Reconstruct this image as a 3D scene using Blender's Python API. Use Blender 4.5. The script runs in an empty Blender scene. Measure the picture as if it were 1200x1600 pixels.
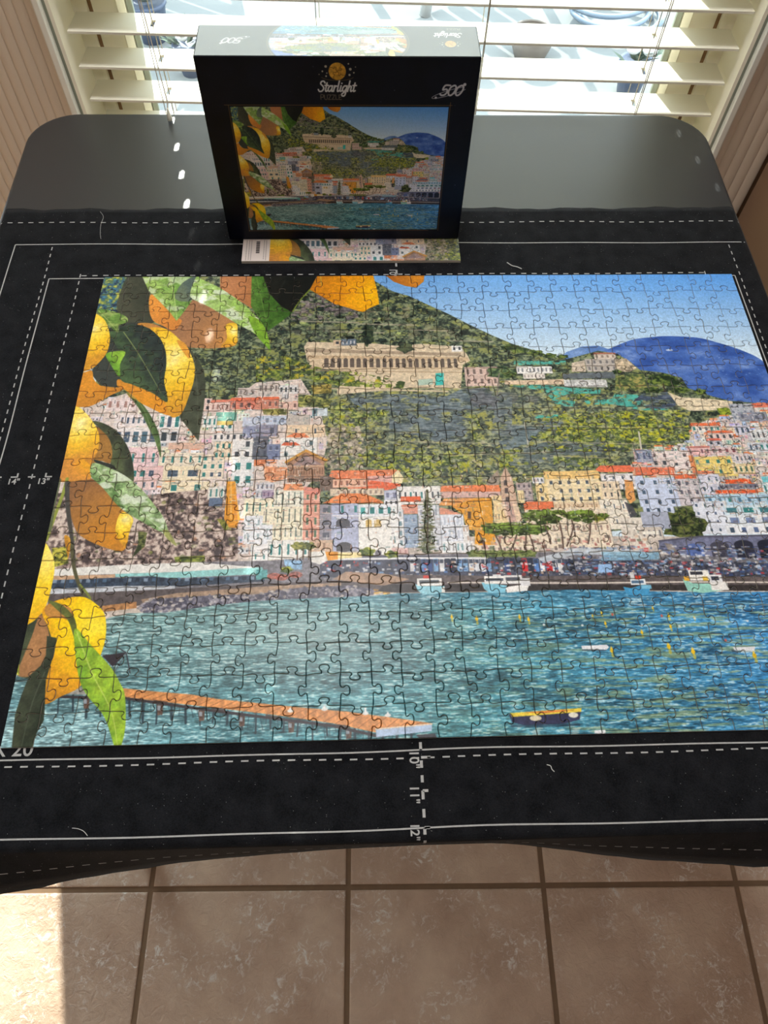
import bpy, bmesh, math, random
import numpy as np
from mathutils import Matrix, Vector

random.seed(7)
RNG = np.random.default_rng(7)
IN = 0.0254            # the place is measured in inches from the middle of the mat
TABLE_H = 28.0         # mat surface above the floor, inches
C = bpy.context.scene.collection
SC = bpy.context.scene

def I(x, y, z):
    return Vector((x * IN, y * IN, (z + TABLE_H) * IN))

# ------------------------------------------------------------------ camera
FPX, PITCH, YAW, ROLL = 1151.877, 1.0589061, -0.06239316, 0.03971562
CAM = np.array([-1.66895544, -14.3959104, 22.718395])

def cam_axes():
    cp, sp = math.cos(PITCH), math.sin(PITCH)
    f = np.array([0, cp, -sp]); u = np.array([0, sp, cp]); r = np.array([1.0, 0, 0])
    cy, sy = math.cos(YAW), math.sin(YAW)
    rz = np.array([[cy, -sy, 0], [sy, cy, 0], [0, 0, 1]])
    f, u, r = rz @ f, rz @ u, rz @ r
    cr, sr = math.cos(ROLL), math.sin(ROLL)
    return cr * r + sr * u, -sr * r + cr * u, f

AX_R, AX_U, AX_F = cam_axes()

def on_plane(px, py, z=0.0):
    """photo pixels -> inches on the horizontal plane at height z"""
    px = np.asarray(px, float); py = np.asarray(py, float)
    d = AX_F + np.multiply.outer((px - 600) / FPX, AX_R) - np.multiply.outer((py - 800) / FPX, AX_U)
    t = (z - CAM[2]) / d[..., 2]
    return CAM[0] + d[..., 0] * t, CAM[1] + d[..., 1] * t

cam_data = bpy.data.cameras.new('camera')
cam_data.sensor_fit = 'VERTICAL'
cam_data.sensor_height = 32.0
cam_data.sensor_width = 24.0
cam_data.lens = 32.0 * FPX / 1600.0
cam_data.clip_start = 0.02
cam = bpy.data.objects.new('camera', cam_data)
C.objects.link(cam)
m = Matrix.Identity(4)
for k in range(3):
    m[k][0], m[k][1], m[k][2] = AX_R[k], AX_U[k], -AX_F[k]
m.translation = I(*CAM)
cam.matrix_world = m
SC.camera = cam

# ------------------------------------------------------------------ view, sky and sun
SC.view_settings.view_transform = 'Standard'
SC.view_settings.look = 'None'
SC.view_settings.gamma = 1.0
SC.view_settings.use_curve_mapping = False
SC.view_settings.exposure = 1.28
SKY_STRENGTH = 2.4
SUN_STRENGTH = 4.0
SC.cycles.max_bounces = 10
SC.cycles.diffuse_bounces = 6
SC.cycles.transparent_max_bounces = 16

world = bpy.data.worlds.new('sky')
SC.world = world
world.use_nodes = True
wn = world.node_tree
wn.nodes['Background'].inputs[0].default_value = (0.82, 0.92, 1.0, 1)
wn.nodes['Background'].inputs[1].default_value = SKY_STRENGTH

SUN_DIR = Vector((0.217, -1.0, -0.831)).normalized()     # direction the light travels
sun_data = bpy.data.lights.new('sun', 'SUN')
sun_data.energy = SUN_STRENGTH
sun_data.angle = math.radians(0.53)
sun_data.color = (1.0, 0.95, 0.86)
sun = bpy.data.objects.new('sun', sun_data)
sun.rotation_euler = SUN_DIR.to_track_quat('-Z', 'Y').to_euler()
sun.location = I(0, 60, 80)
C.objects.link(sun)

# window wall frame: u along the wall, d outwards, z up (inches, d = 0 at the slat fronts)
WP0 = np.array([-15.95, 24.8])
WANG = math.radians(-2.2157)
WEU = np.array([math.cos(WANG), math.sin(WANG)])
WED = np.array([-math.sin(WANG), math.cos(WANG)])

def wall_matrix():
    mw = Matrix.Rotation(WANG, 4, 'Z')
    mw.translation = I(WP0[0], WP0[1], 0)
    return mw

WALL_M = wall_matrix()

# sky portals in the two window openings help the daylight find its way in
def portal(name, u0, u1, z0, z1, d=3.4):
    ld = bpy.data.lights.new(name, 'AREA')
    ld.shape = 'RECTANGLE'; ld.size = (u1 - u0) * IN; ld.size_y = (z1 - z0) * IN
    ld.cycles.is_portal = True
    o = bpy.data.objects.new(name, ld)
    loc = WALL_M @ Vector(((u0 + u1) / 2 * IN, d * IN, (z0 + z1) / 2 * IN))
    o.matrix_world = Matrix.Translation(loc) @ Matrix.Rotation(WANG, 4, 'Z') @ Matrix.Rotation(math.radians(-90), 4, 'X')
    C.objects.link(o)

# ------------------------------------------------------------------ helpers
def tag(o, label=None, cat=None, group=None, kind=None):
    if label: o['label'] = label
    if cat: o['category'] = cat
    if group: o['group'] = group
    if kind: o['kind'] = kind
    return o

def empty(name, loc=(0, 0, 0), matrix=None):
    o = bpy.data.objects.new(name, None)
    o.empty_display_size = 0.02
    C.objects.link(o)
    if matrix is not None: o.matrix_world = matrix
    else: o.location = loc
    return o

def link(name, me, mat=None, parent=None, matrix=None):
    o = bpy.data.objects.new(name, me)
    C.objects.link(o)
    if mat is not None and not me.materials: me.materials.append(mat)
    if parent is not None: o.parent = parent
    if matrix is not None: o.matrix_local = matrix
    return o

class MB:
    """collects shapes (inches, z from the mat level when world=True) into one mesh"""
    def __init__(s): s.v, s.f, s.mi = [], [], []
    def poly(s, verts, faces, mi=0):
        n = len(s.v); s.v += [tuple(p) for p in verts]
        for f in faces: s.f.append([n + i for i in f]); s.mi.append(mi)
    def box(s, a, b, mi=0):
        (x0, y0, z0), (x1, y1, z1) = a, b
        s.poly([(x0, y0, z0), (x1, y0, z0), (x1, y1, z0), (x0, y1, z0), (x0, y0, z1), (x1, y0, z1), (x1, y1, z1), (x0, y1, z1)],
               [(0, 3, 2, 1), (4, 5, 6, 7), (0, 1, 5, 4), (1, 2, 6, 5), (2, 3, 7, 6), (3, 0, 4, 7)], mi)
    def tube(s, pts, r, n=8, mi=0, caps=True):
        pts = [Vector(p) for p in pts]
        rs = r if isinstance(r, (list, tuple)) else [r] * len(pts)
        rings = []
        for i, p in enumerate(pts):
            t = (pts[min(i + 1, len(pts) - 1)] - pts[max(i - 1, 0)]).normalized()
            a = Vector((0, 0, 1)) if abs(t.z) < 0.9 else Vector((1, 0, 0))
            x = t.cross(a).normalized(); y = t.cross(x)
            rings.append([p + (x * math.cos(k * 2 * math.pi / n) + y * math.sin(k * 2 * math.pi / n)) * rs[i] for k in range(n)])
        vs = [v for rg in rings for v in rg]; fs = []
        for i in range(len(pts) - 1):
            for k in range(n):
                k2 = (k + 1) % n
                fs.append((i * n + k, i * n + k2, (i + 1) * n + k2, (i + 1) * n + k))
        if caps:
            fs.append(tuple(range(n))[::-1]); fs.append(tuple((len(pts) - 1) * n + k for k in range(n)))
        s.poly(vs, fs, mi)
    def lathe(s, prof, n=20, at=(0, 0, 0), mi=0):
        vs = []; fs = []
        for r, z in prof:
            for k in range(n):
                a = k * 2 * math.pi / n
                vs.append((at[0] + r * math.cos(a), at[1] + r * math.sin(a), at[2] + z))
        for i in range(len(prof) - 1):
            for k in range(n):
                k2 = (k + 1) % n
                fs.append((i * n + k, i * n + k2, (i + 1) * n + k2, (i + 1) * n + k))
        s.poly(vs, fs, mi)
    def mesh(s, name, scale=IN, smooth=False, off=(0, 0, 0)):
        me = bpy.data.meshes.new(name)
        me.from_pydata([((x + off[0]) * scale, (y + off[1]) * scale, (z + off[2]) * scale) for x, y, z in s.v], [], s.f)
        me.polygons.foreach_set('material_index', s.mi)
        if smooth: me.polygons.foreach_set('use_smooth', [True] * len(s.f))
        me.update()
        return me
    def build(s, name, mat, parent=None, smooth=False, origin=(0, 0, 0), bevel=0, world=False):
        """origin: object origin in inches; top-level objects (world=True) get the table height added"""
        me = s.mesh(name, smooth=smooth, off=(-origin[0], -origin[1], -origin[2]))
        for q in (mat if isinstance(mat, (list, tuple)) else [mat]): me.materials.append(q)
        o = link(name, me, None, parent)
        if world: o.location = I(*origin)
        else: o.location = Vector(origin) * IN
        if bevel:
            b = o.modifiers.new('bevel', 'BEVEL'); b.width = bevel * IN; b.segments = 2; b.limit_method = 'ANGLE'
            b.harden_normals = False
        return o

# ------------------------------------------------------------------ materials
def new_mat(name):
    mt = bpy.data.materials.new(name); mt.use_nodes = True
    nt = mt.node_tree
    return mt, nt, nt.nodes['Principled BSDF']

def N(nt, t, **kw):
    n = nt.nodes.new(t)
    for k, v in kw.items(): setattr(n, k, v)
    return n

def srgb(r, g=None, b=None):
    if g is None: r, g, b = r
    f = lambda c: (c / 255 / 12.92) if c / 255 <= 0.04045 else ((c / 255 + 0.055) / 1.055) ** 2.4
    return (f(r), f(g), f(b), 1)

def plain(name, col, rough=0.5, spec=0.4, metal=0.0, noise=0.0, nscale=40, bump=0.0, bscale=200):
    mt, nt, p = new_mat(name)
    p.inputs['Base Color'].default_value = col
    p.inputs['Roughness'].default_value = rough
    p.inputs['Specular IOR Level'].default_value = spec
    p.inputs['Metallic'].default_value = metal
    tc = N(nt, 'ShaderNodeTexCoord')
    if noise:
        n = N(nt, 'ShaderNodeTexNoise'); n.inputs['Scale'].default_value = nscale; n.inputs['Detail'].default_value = 5
        nt.links.new(tc.outputs['Object'], n.inputs['Vector'])
        mx = N(nt, 'ShaderNodeMix', data_type='RGBA')
        mx.inputs[6].default_value = tuple(c * (1 - noise) for c in col[:3]) + (1,)
        mx.inputs[7].default_value = tuple(min(1, c * (1 + noise)) for c in col[:3]) + (1,)
        nt.links.new(n.outputs['Fac'], mx.inputs[0]); nt.links.new(mx.outputs[2], p.inputs['Base Color'])
    if bump:
        n = N(nt, 'ShaderNodeTexNoise'); n.inputs['Scale'].default_value = bscale; n.inputs['Detail'].default_value = 4
        nt.links.new(tc.outputs['Object'], n.inputs['Vector'])
        bp = N(nt, 'ShaderNodeBump'); bp.inputs['Strength'].default_value = bump; bp.inputs['Distance'].default_value = 0.001
        nt.links.new(n.outputs['Fac'], bp.inputs['Height']); nt.links.new(bp.outputs['Normal'], p.inputs['Normal'])
    return mt

M = {}
M['cream'] = plain('cream_paint', srgb(246, 240, 220), 0.45, 0.3, noise=0.02, nscale=6)
M['casing'] = plain('white_casing_paint', srgb(238, 238, 228), 0.4, 0.3)
M['slat'] = plain('white_faux_wood', srgb(230, 226, 210), 0.42, 0.3, noise=0.02, nscale=12)
M['cord'] = plain('shade_toned_cord', srgb(168, 160, 146), 0.8, 0.1)  # white cord toned tan-grey, its backlit shade put into the colour
M['gasket'] = plain('grey_gasket_and_groove_shade', srgb(150, 155, 140), 0.6)
M['groove'] = plain('tan_wood_groove', srgb(150, 118, 84), 0.6)
M['ribwall'] = plain('beige_ribbed_panelling', srgb(212, 198, 180), 0.55, 0.25, noise=0.05, nscale=4)
M['wall'] = plain('brown_wall_paint', srgb(134, 108, 86), 0.7, 0.2, noise=0.04, nscale=5, bump=0.08, bscale=300)
M['ceiling'] = plain('white_ceiling_paint', srgb(232, 228, 220), 0.8, 0.1)
M['vinyl'] = plain('black_table_vinyl', srgb(38, 41, 44), 0.38, 1.0, bump=0.05, bscale=700)
M['trim'] = plain('black_table_trim', srgb(24, 24, 25), 0.45, 0.4)
M['steel'] = plain('black_steel_tube', srgb(30, 30, 31), 0.35, 0.5, 0.3)
M['grout'] = plain('brown_grout', srgb(136, 112, 90), 0.9, 0.1, noise=0.15, nscale=60)
M['white_print'] = plain('white_mat_print', srgb(168, 168, 166), 0.85, 0.1, noise=0.25, nscale=400)
M['lint'] = plain('white_lint', srgb(190, 190, 186), 0.9, 0.1)
M['grey_board'] = plain('grey_cardboard', srgb(196, 190, 178), 0.85, 0.1)

def glass_mat():
    mt = bpy.data.materials.new('clear_window_glass'); mt.use_nodes = True
    nt = mt.node_tree; nt.nodes.clear()
    out = N(nt, 'ShaderNodeOutputMaterial'); tr = N(nt, 'ShaderNodeBsdfTransparent'); gl = N(nt, 'ShaderNodeBsdfGlossy')
    tr.inputs[0].default_value = (0.93, 0.96, 0.95, 1); gl.inputs['Roughness'].default_value = 0.02
    fr = N(nt, 'ShaderNodeFresnel'); fr.inputs[0].default_value = 1.25
    mx = N(nt, 'ShaderNodeMixShader')
    nt.links.new(fr.outputs[0], mx.inputs[0]); nt.links.new(tr.outputs[0], mx.inputs[1]); nt.links.new(gl.outputs[0], mx.inputs[2])
    nt.links.new(mx.outputs[0], out.inputs[0])
    return mt
M['glass'] = glass_mat()

def felt_mat():
    mt, nt, p = new_mat('black_felt')
    tc = N(nt, 'ShaderNodeTexCoord')
    n1 = N(nt, 'ShaderNodeTexNoise'); n1.inputs['Scale'].default_value = 900; n1.inputs['Detail'].default_value = 3
    n2 = N(nt, 'ShaderNodeTexNoise'); n2.inputs['Scale'].default_value = 60; n2.inputs['Detail'].default_value = 6
    for n in (n1, n2): nt.links.new(tc.outputs['Object'], n.inputs['Vector'])
    v = N(nt, 'ShaderNodeTexVoronoi'); v.inputs['Scale'].default_value = 420      # pale specks of fluff
    nt.links.new(tc.outputs['Object'], v.inputs['Vector'])
    sp = N(nt, 'ShaderNodeMath', operation='LESS_THAN'); sp.inputs[1].default_value = 0.10
    nt.links.new(v.outputs['Distance'], sp.inputs[0])
    n3 = N(nt, 'ShaderNodeTexNoise'); n3.inputs['Scale'].default_value = 230; n3.inputs['Detail'].default_value = 0
    nt.links.new(tc.outputs['Object'], n3.inputs['Vector'])
    gt = N(nt, 'ShaderNodeMath', operation='GREATER_THAN'); gt.inputs[1].default_value = 0.64
    nt.links.new(n3.outputs['Fac'], gt.inputs[0])
    mul = N(nt, 'ShaderNodeMath', operation='MULTIPLY')
    nt.links.new(sp.outputs[0], mul.inputs[0]); nt.links.new(gt.outputs[0], mul.inputs[1])
    cr = N(nt, 'ShaderNodeValToRGB')
    cr.color_ramp.elements[0].position = 0.35; cr.color_ramp.elements[0].color = srgb(10, 11, 13)
    cr.color_ramp.elements[1].position = 0.75; cr.color_ramp.elements[1].color = srgb(34, 35, 38)
    ad = N(nt, 'ShaderNodeMath', operation='ADD'); hv = N(nt, 'ShaderNodeMath', operation='MULTIPLY'); hv.inputs[1].default_value = 0.5
    nt.links.new(n1.outputs['Fac'], ad.inputs[0]); nt.links.new(n2.outputs['Fac'], ad.inputs[1]); nt.links.new(ad.outputs[0], hv.inputs[0])
    nt.links.new(hv.outputs[0], cr.inputs[0])
    mx = N(nt, 'ShaderNodeMix', data_type='RGBA'); mx.inputs[7].default_value = srgb(130, 132, 132)
    nt.links.new(mul.outputs[0], mx.inputs[0]); nt.links.new(cr.outputs[0], mx.inputs[6])
    nt.links.new(mx.outputs[2], p.inputs['Base Color'])
    p.inputs['Roughness'].default_value = 0.95; p.inputs['Specular IOR Level'].default_value = 0.08
    p.inputs['Sheen Weight'].default_value = 0.05; p.inputs['Sheen Roughness'].default_value = 0.5
    bp = N(nt, 'ShaderNodeBump'); bp.inputs['Strength'].default_value = 0.35; bp.inputs['Distance'].default_value = 0.0008
    nt.links.new(hv.outputs[0], bp.inputs['Height']); nt.links.new(bp.outputs['Normal'], p.inputs['Normal'])
    return mt
M['felt'] = felt_mat()

def tile_mat():
    mt, nt, p = new_mat('brown_stone_tile')
    g = N(nt, 'ShaderNodeNewGeometry')
    def noise(scale, detail, rough=0.55, dist=0.0):
        n = N(nt, 'ShaderNodeTexNoise'); n.inputs['Scale'].default_value = scale; n.inputs['Detail'].default_value = detail
        n.inputs['Roughness'].default_value = rough; n.inputs['Distortion'].default_value = dist
        nt.links.new(g.outputs['Position'], n.inputs['Vector']); return n
    a = noise(9, 6, 0.6)
    cr = N(nt, 'ShaderNodeValToRGB'); e = cr.color_ramp.elements
    e[0].position = 0.3; e[0].color = srgb(188, 158, 136)
    e[1].position = 0.72; e[1].color = srgb(228, 203, 178)
    k = cr.color_ramp.elements.new(0.5); k.color = srgb(209, 181, 158)
    nt.links.new(a.outputs['Fac'], cr.inputs[0])
    b = noise(16, 3, 0.5); c = noise(80, 6, 0.75, 1.2)
    mb = N(nt, 'ShaderNodeMapRange'); mb.inputs[1].default_value = 0.44; mb.inputs[2].default_value = 0.6
    nt.links.new(b.outputs['Fac'], mb.inputs[0])
    mc = N(nt, 'ShaderNodeMapRange'); mc.inputs[1].default_value = 0.52; mc.inputs[2].default_value = 0.64
    nt.links.new(c.outputs['Fac'], mc.inputs[0])
    mu = N(nt, 'ShaderNodeMath', operation='MULTIPLY'); nt.links.new(mb.outputs[0], mu.inputs[0]); nt.links.new(mc.outputs[0], mu.inputs[1])
    m2 = N(nt, 'ShaderNodeMath', operation='MULTIPLY'); m2.inputs[1].default_value = 1.0; nt.links.new(mu.outputs[0], m2.inputs[0])
    mx = N(nt, 'ShaderNodeMix', data_type='RGBA'); mx.inputs[7].default_value = srgb(244, 238, 230)
    nt.links.new(m2.outputs[0], mx.inputs[0]); nt.links.new(cr.outputs[0], mx.inputs[6]); nt.links.new(mx.outputs[2], p.inputs['Base Color'])
    p.inputs['Roughness'].default_value = 0.5; p.inputs['Specular IOR Level'].default_value = 0.35
    d = noise(75, 6, 0.62, 1.0); bp = N(nt, 'ShaderNodeBump'); bp.inputs['Strength'].default_value = 0.7; bp.inputs['Distance'].default_value = 0.004
    nt.links.new(d.outputs['Fac'], bp.inputs['Height']); nt.links.new(bp.outputs['Normal'], p.inputs['Normal'])
    return mt
M['tile'] = tile_mat()
# ------------------------------------------------------------------ the printed picture (drawn by code)
PPI = 60
PIC = (-12.46, 14.62, -9.52, 9.95)
CW, CH = int(round((PIC[1] - PIC[0]) * PPI)), int(round((PIC[3] - PIC[2]) * PPI))

def spline(pts, n=6, closed=True):
    P = np.asarray(pts, float); k = len(P); out = []
    for i in range(k if closed else k - 1):
        if closed: p0, p1, p2, p3 = P[i - 1], P[i], P[(i + 1) % k], P[(i + 2) % k]
        else: p0, p1, p2, p3 = P[max(i - 1, 0)], P[i], P[i + 1], P[min(i + 2, k - 1)]
        t = np.arange(n)[:, None] / n
        out.append(0.5 * (2 * p1 + (p2 - p0) * t + (2 * p0 - 5 * p1 + 4 * p2 - p3) * t * t + (3 * p1 - p0 - 3 * p2 + p3) * t ** 3))
    if not closed: out.append(P[-1:])
    return np.concatenate(out)

class Tile:
    def __init__(s, t, w, h): s.t, s.w, s.h = t, w, h
    def __getitem__(s, sl):
        ys = np.arange(*sl[0].indices(s.h)) % s.t.shape[0]; xs = np.arange(*sl[1].indices(s.w)) % s.t.shape[1]
        return s.t[ys][:, xs]

class Canvas:
    def __init__(s, w, h, col=(0, 0, 0)):
        s.w, s.h = w, h; s.a = np.empty((h, w, 3)); s.a[:] = np.array(col) / 255.0
        s.nz = {}
    def noise(s, sx, sy=None, octv=3, seed=0, gain=0.55):
        """value noise with features about sx by sy pixels, roughly 0..1"""
        sy = sy or sx; key = (sx, sy, octv, seed, gain)
        if key in s.nz: return s.nz[key]
        rg = np.random.default_rng(seed * 977 + int(sx * 13 + sy * 7)); amp = 1.0; norm = 0
        P = 512 if max(sx, sy) <= 64 else 2048                      # small grain repeats in a wrapped tile
        W_, H_ = (P, P) if P == 512 else (s.w, s.h); tot = np.zeros((H_, W_))
        for o in range(octv):
            gx, gy = max(2, int(round(P / sx))), max(2, int(round(P / sy))); G = rg.random((gy, gx))
            X = np.arange(W_) * gx / P; Y = np.arange(H_) * gy / P
            xi, yi = X.astype(int), Y.astype(int); xf, yf = X - xi, Y - yi
            xf = xf * xf * (3 - 2 * xf); yf = (yf * yf * (3 - 2 * yf))[:, None]
            x0, x1, y0, y1 = xi % gx, (xi + 1) % gx, yi % gy, (yi + 1) % gy
            r0 = G[y0][:, x0] * (1 - xf) + G[y0][:, x1] * xf; r1 = G[y1][:, x0] * (1 - xf) + G[y1][:, x1] * xf
            tot += amp * (r0 * (1 - yf) + r1 * yf); norm += amp; amp *= gain; sx = max(1.01, sx / 2); sy = max(1.01, sy / 2)
        t = tot / norm; t = np.clip((t - t.mean()) / (t.std() + 1e-9) * 0.22 + 0.5, 0, 1)
        s.nz[key] = Tile(t, s.w, s.h); return s.nz[key]
    def mask(s, pts, ss=2):
        P = np.asarray(pts, float)
        x0, y0 = np.floor(P.min(0)).astype(int) - 1; x1, y1 = np.ceil(P.max(0)).astype(int) + 2
        x0, y0, x1, y1 = max(0, x0), max(0, y0), min(s.w, x1), min(s.h, y1)
        if x1 <= x0 or y1 <= y0: return None
        cov = np.zeros((y1 - y0, x1 - x0))
        A, B = P, np.roll(P, -1, 0)
        for sj in range(ss):
            ys = np.arange(y0, y1) + (sj + .5) / ss
            for si in range(ss):
                xs = np.arange(x0, x1) + (si + .5) / ss
                inside = np.zeros(cov.shape, bool)
                for (ax, ay), (bx, by) in zip(A, B):
                    if ay == by: continue
                    r = np.nonzero((ys >= min(ay, by)) & (ys < max(ay, by)))[0]
                    if not len(r): continue
                    xc = ax + (ys[r] - ay) * (bx - ax) / (by - ay)
                    inside[r] ^= xs[None, :] > xc[:, None]
                cov += inside
        return (slice(y0, y1), slice(x0, x1)), cov / (ss * ss)
    def blend(s, sl, cov, col):
        c = cov[..., None]; s.a[sl] = s.a[sl] * (1 - c) + col * c
    def fill(s, pts, col, alpha=1.0, tex=0.0, scale=8, seed=1, edge=None):
        m_ = s.mask(pts)
        if m_ is None: return
        sl, cov = m_
        if edge is not None: cov = cov * np.clip((s.noise(*edge[:2], octv=3, seed=seed + 5)[sl] - 0.5) * edge[2] + 0.5 + edge[3], 0, 1)
        c = np.array(col, float) / 255.0
        if tex:
            n = s.noise(scale, seed=seed)[sl][..., None]; c = np.clip(c * (1 + (n - .5) * 2 * tex), 0, 1)
        s.blend(sl, cov * alpha, c)
    def ramp(s, pts, stops, field, alpha=1.0):
        """fill with colours looked up from a 0..1 field"""
        m_ = s.mask(pts)
        if m_ is None: return
        sl, cov = m_; f = field(sl) if callable(field) else field[sl]
        xs = [a for a, _ in stops]; cs = np.array([b for _, b in stops], float) / 255
        c = np.stack([np.interp(f, xs, cs[:, k]) for k in range(3)], -1)
        s.blend(sl, cov * alpha, c)
    def stroke(s, pts, w, col, alpha=1.0, w2=None):
        P = np.asarray(pts, float); w2 = w if w2 is None else w2; n = len(P)
        x0, y0 = np.floor(P.min(0) - max(w, w2) - 1).astype(int); x1, y1 = np.ceil(P.max(0) + max(w, w2) + 2).astype(int)
        x0, y0, x1, y1 = max(0, x0), max(0, y0), min(s.w, x1), min(s.h, y1)
        if x1 <= x0 or y1 <= y0: return
        X, Y = np.meshgrid(np.arange(x0, x1) + .5, np.arange(y0, y1) + .5); cov = np.zeros(X.shape)
        for i in range(n - 1):
            (ax, ay), (bx, by) = P[i], P[i + 1]; dx, dy = bx - ax, by - ay; L = dx * dx + dy * dy + 1e-9
            t = np.clip(((X - ax) * dx + (Y - ay) * dy) / L, 0, 1); d = np.hypot(X - ax - t * dx, Y - ay - t * dy)
            hw = (w + (w2 - w) * (i + t) / (n - 1)) / 2
            cov = np.maximum(cov, np.clip(hw - d + .5, 0, 1) * np.minimum(1, 2 * hw))
        s.blend((slice(y0, y1), slice(x0, x1)), cov * alpha, np.array(col, float) / 255)
    def ellipse(s, c, r, col, alpha=1.0, tex=0, scale=6, seed=1, rot=0):
        t = np.linspace(0, 2 * np.pi, 28, endpoint=False); x, y = r[0] * np.cos(t), r[1] * np.sin(t)
        s.fill(np.stack([c[0] + x * math.cos(rot) - y * math.sin(rot), c[1] + x * math.sin(rot) + y * math.cos(rot)], 1), col, alpha, tex, scale, seed)

def to_canvas(pts):
    P = np.asarray(pts, float); X, Y = on_plane(P[:, 0], P[:, 1], 0.085)
    return np.stack([(X - PIC[0]) * PPI, (PIC[3] - Y) * PPI], 1)
def crop(ox, oy, s):
    return lambda *pts: to_canvas([(ox + x / s, oy + y / s) for x, y in pts])
PH = crop(0, 0, 1)

def paint_picture():
    cv = Canvas(CW, CH, (150, 180, 210)); rnd = random.Random(5)
    YY, XX = np.mgrid[0:CH, 0:CW].astype(float)
    full = [(0, 0), (CW, 0), (CW, CH), (0, CH)]
    A1 = crop(100, 430, 4.615); A2 = crop(300, 430, 3.75); A3 = crop(40, 620, 4.615); A5 = crop(180, 750, 5); A6 = crop(400, 590, 5)
    A7 = crop(400, 730, 5); B1 = crop(620, 720, 5); B2 = crop(820, 710, 5.4545); B3 = crop(980, 620, 5.4545); B4 = crop(1000, 750, 6)
    B5 = crop(580, 850, 4); B6 = crop(880, 850, 3.75); B7 = crop(440, 560, 3.333); B8 = crop(780, 530, 3.529); C5 = crop(0, 850, 3); D4 = crop(0, 1000, 6); K6 = crop(400, 430, 3); K7 = crop(800, 430, 3)
    # ---- sky
    y_h = PH((900, 560))[0, 1]
    t = np.clip(YY / y_h, 0, 1); rgt = np.clip(XX / CW, 0, 1)
    top = np.array([124, 174, 220.]) * (1 - rgt[..., None]) + np.array([86, 150, 224.]) * rgt[..., None]
    low = np.array([208, 225, 236.]); tt = (t ** 1.1)[..., None]
    cv.a = (top * (1 - tt) + low * tt) / 255 + ((cv.noise(5, seed=3)[:, :] - .5) * 0.03)[..., None]
    # ---- far mountains
    def mount(pts, stops, seed):
        n1 = cv.noise(40, 22, 5, seed); cv.ramp(pts, stops, n1)
    mount(np.concatenate([PH((868, 566), (885, 550), (910, 541), (935, 540), (955, 547), (975, 556), (975, 660), (868, 660))]), [(0, (70, 106, 170)), (.5, (96, 132, 190)), (1, (128, 158, 206))], 11)
    rid = spline(PH((930, 556), (952, 545), (987, 531), (1015, 527), (1040, 525), (1070, 526), (1093, 528), (1120, 535), (1147, 543), (1168, 551), (1186, 560), (1205, 575)), 5, False)
    mount(np.concatenate([rid, PH((1230, 590), (1260, 700), (900, 700))]), [(0, (44, 76, 148)), (.35, (58, 92, 166)), (.6, (72, 106, 178)), (.9, (92, 124, 190)), (1, (112, 142, 200))], 12)
    for k in range(70):
        x, y = rnd.uniform(1085, 1190), rnd.uniform(552, 600)
        if rnd.random() < .5: x = rnd.uniform(1090, 1130)
        cv.ellipse(PH((x, y))[0], (rnd.uniform(.8, 3), rnd.uniform(.6, 1.6)), (150, 175, 215), rnd.uniform(.3, .7))
    cv.ellipse(PH((1046, 547))[0], (9, 3), (215, 225, 240), .8)
    # ---- foliage painter
    def foliage(pts, dark, mid, lite, seed, scale=9, warm=None, alpha=1.0, edge=None):
        m_ = cv.mask(pts)
        if m_ is None: return
        sl, cov = m_
        n = 0.55 * cv.noise(scale, scale * .8, 3, seed)[sl] + 0.45 * cv.noise(scale * 3.2, scale * 2, 2, seed + 1)[sl]
        n = np.clip((n - .5) * 2.1 + .5, 0, 1)
        cs = np.array([dark, mid, lite], float) / 255
        c = np.stack([np.interp(n, [0.1, .52, .95], cs[:, k]) for k in range(3)], -1)
        if warm is not None:
            w = np.clip((cv.noise(scale * 4, scale * 2, 3, seed + 9)[sl] - .52) * 6, 0, 1)[..., None] * np.clip(n * 1.6 - .3, 0, 1)[..., None]
            c = c * (1 - w) + np.array(warm) / 255 * w
        if edge is not None: cov = cov * np.clip((cv.noise(edge, edge * .7, 3, seed + 3)[sl] - .42) * 9, 0, 1)
        cv.blend(sl, cov * alpha, c)
    def clump(c, r, dark, mid, lite, seed):
        t_ = np.linspace(0, 2 * np.pi, 22, endpoint=False); rr = 1 + 0.16 * np.sin(t_ * 5 + seed) + .1 * np.sin(t_ * 9 + seed * 2)
        foliage(np.stack([c[0] + r[0] * rr * np.cos(t_), c[1] + r[1] * rr * np.sin(t_)], 1), dark, mid, lite, seed % 7 + 40, 6)
    # ---- main hill
    ridge = PH((380, 425), (560, 425), (587, 440), (613, 455), (640, 463), (677, 480), (700, 490), (733, 507), (767, 523), (800, 537), (830, 546), (860, 556), (885, 561), (905, 556), (935, 548), (965, 553), (985, 565), (1000, 578), (1035, 582), (1065, 590), (1075, 606), (1110, 618), (1140, 626), (1300, 640), (1300, 800), (150, 900), (150, 425))
    foliage(ridge, (40, 50, 44), (82, 96, 76), (140, 150, 116), 60, 5, (136, 142, 84))
    for a, b, c_, sd in [((455, 470, 560, 500), (120, 108, 112), .75, 1), ((560, 478, 640, 500), (150, 140, 110), .5, 2), ((620, 505, 720, 530), (150, 142, 112), .4, 3), ((440, 510, 560, 530), (110, 112, 100), .5, 4)]:
        x0, y0, x1, y1 = a
        cv.fill(PH((x0, y0), (x1, y0), (x1, y1), (x0, y1)), b, c_, .3, 5, sd, (14, 9, 8, -.35))
    cv.fill(A2((680, 110), (760, 110), (860, 180), (820, 215), (720, 190), (640, 200)), (126, 112, 118), .8, .45, 5, 8, (9, 7, 7, .1))
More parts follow.
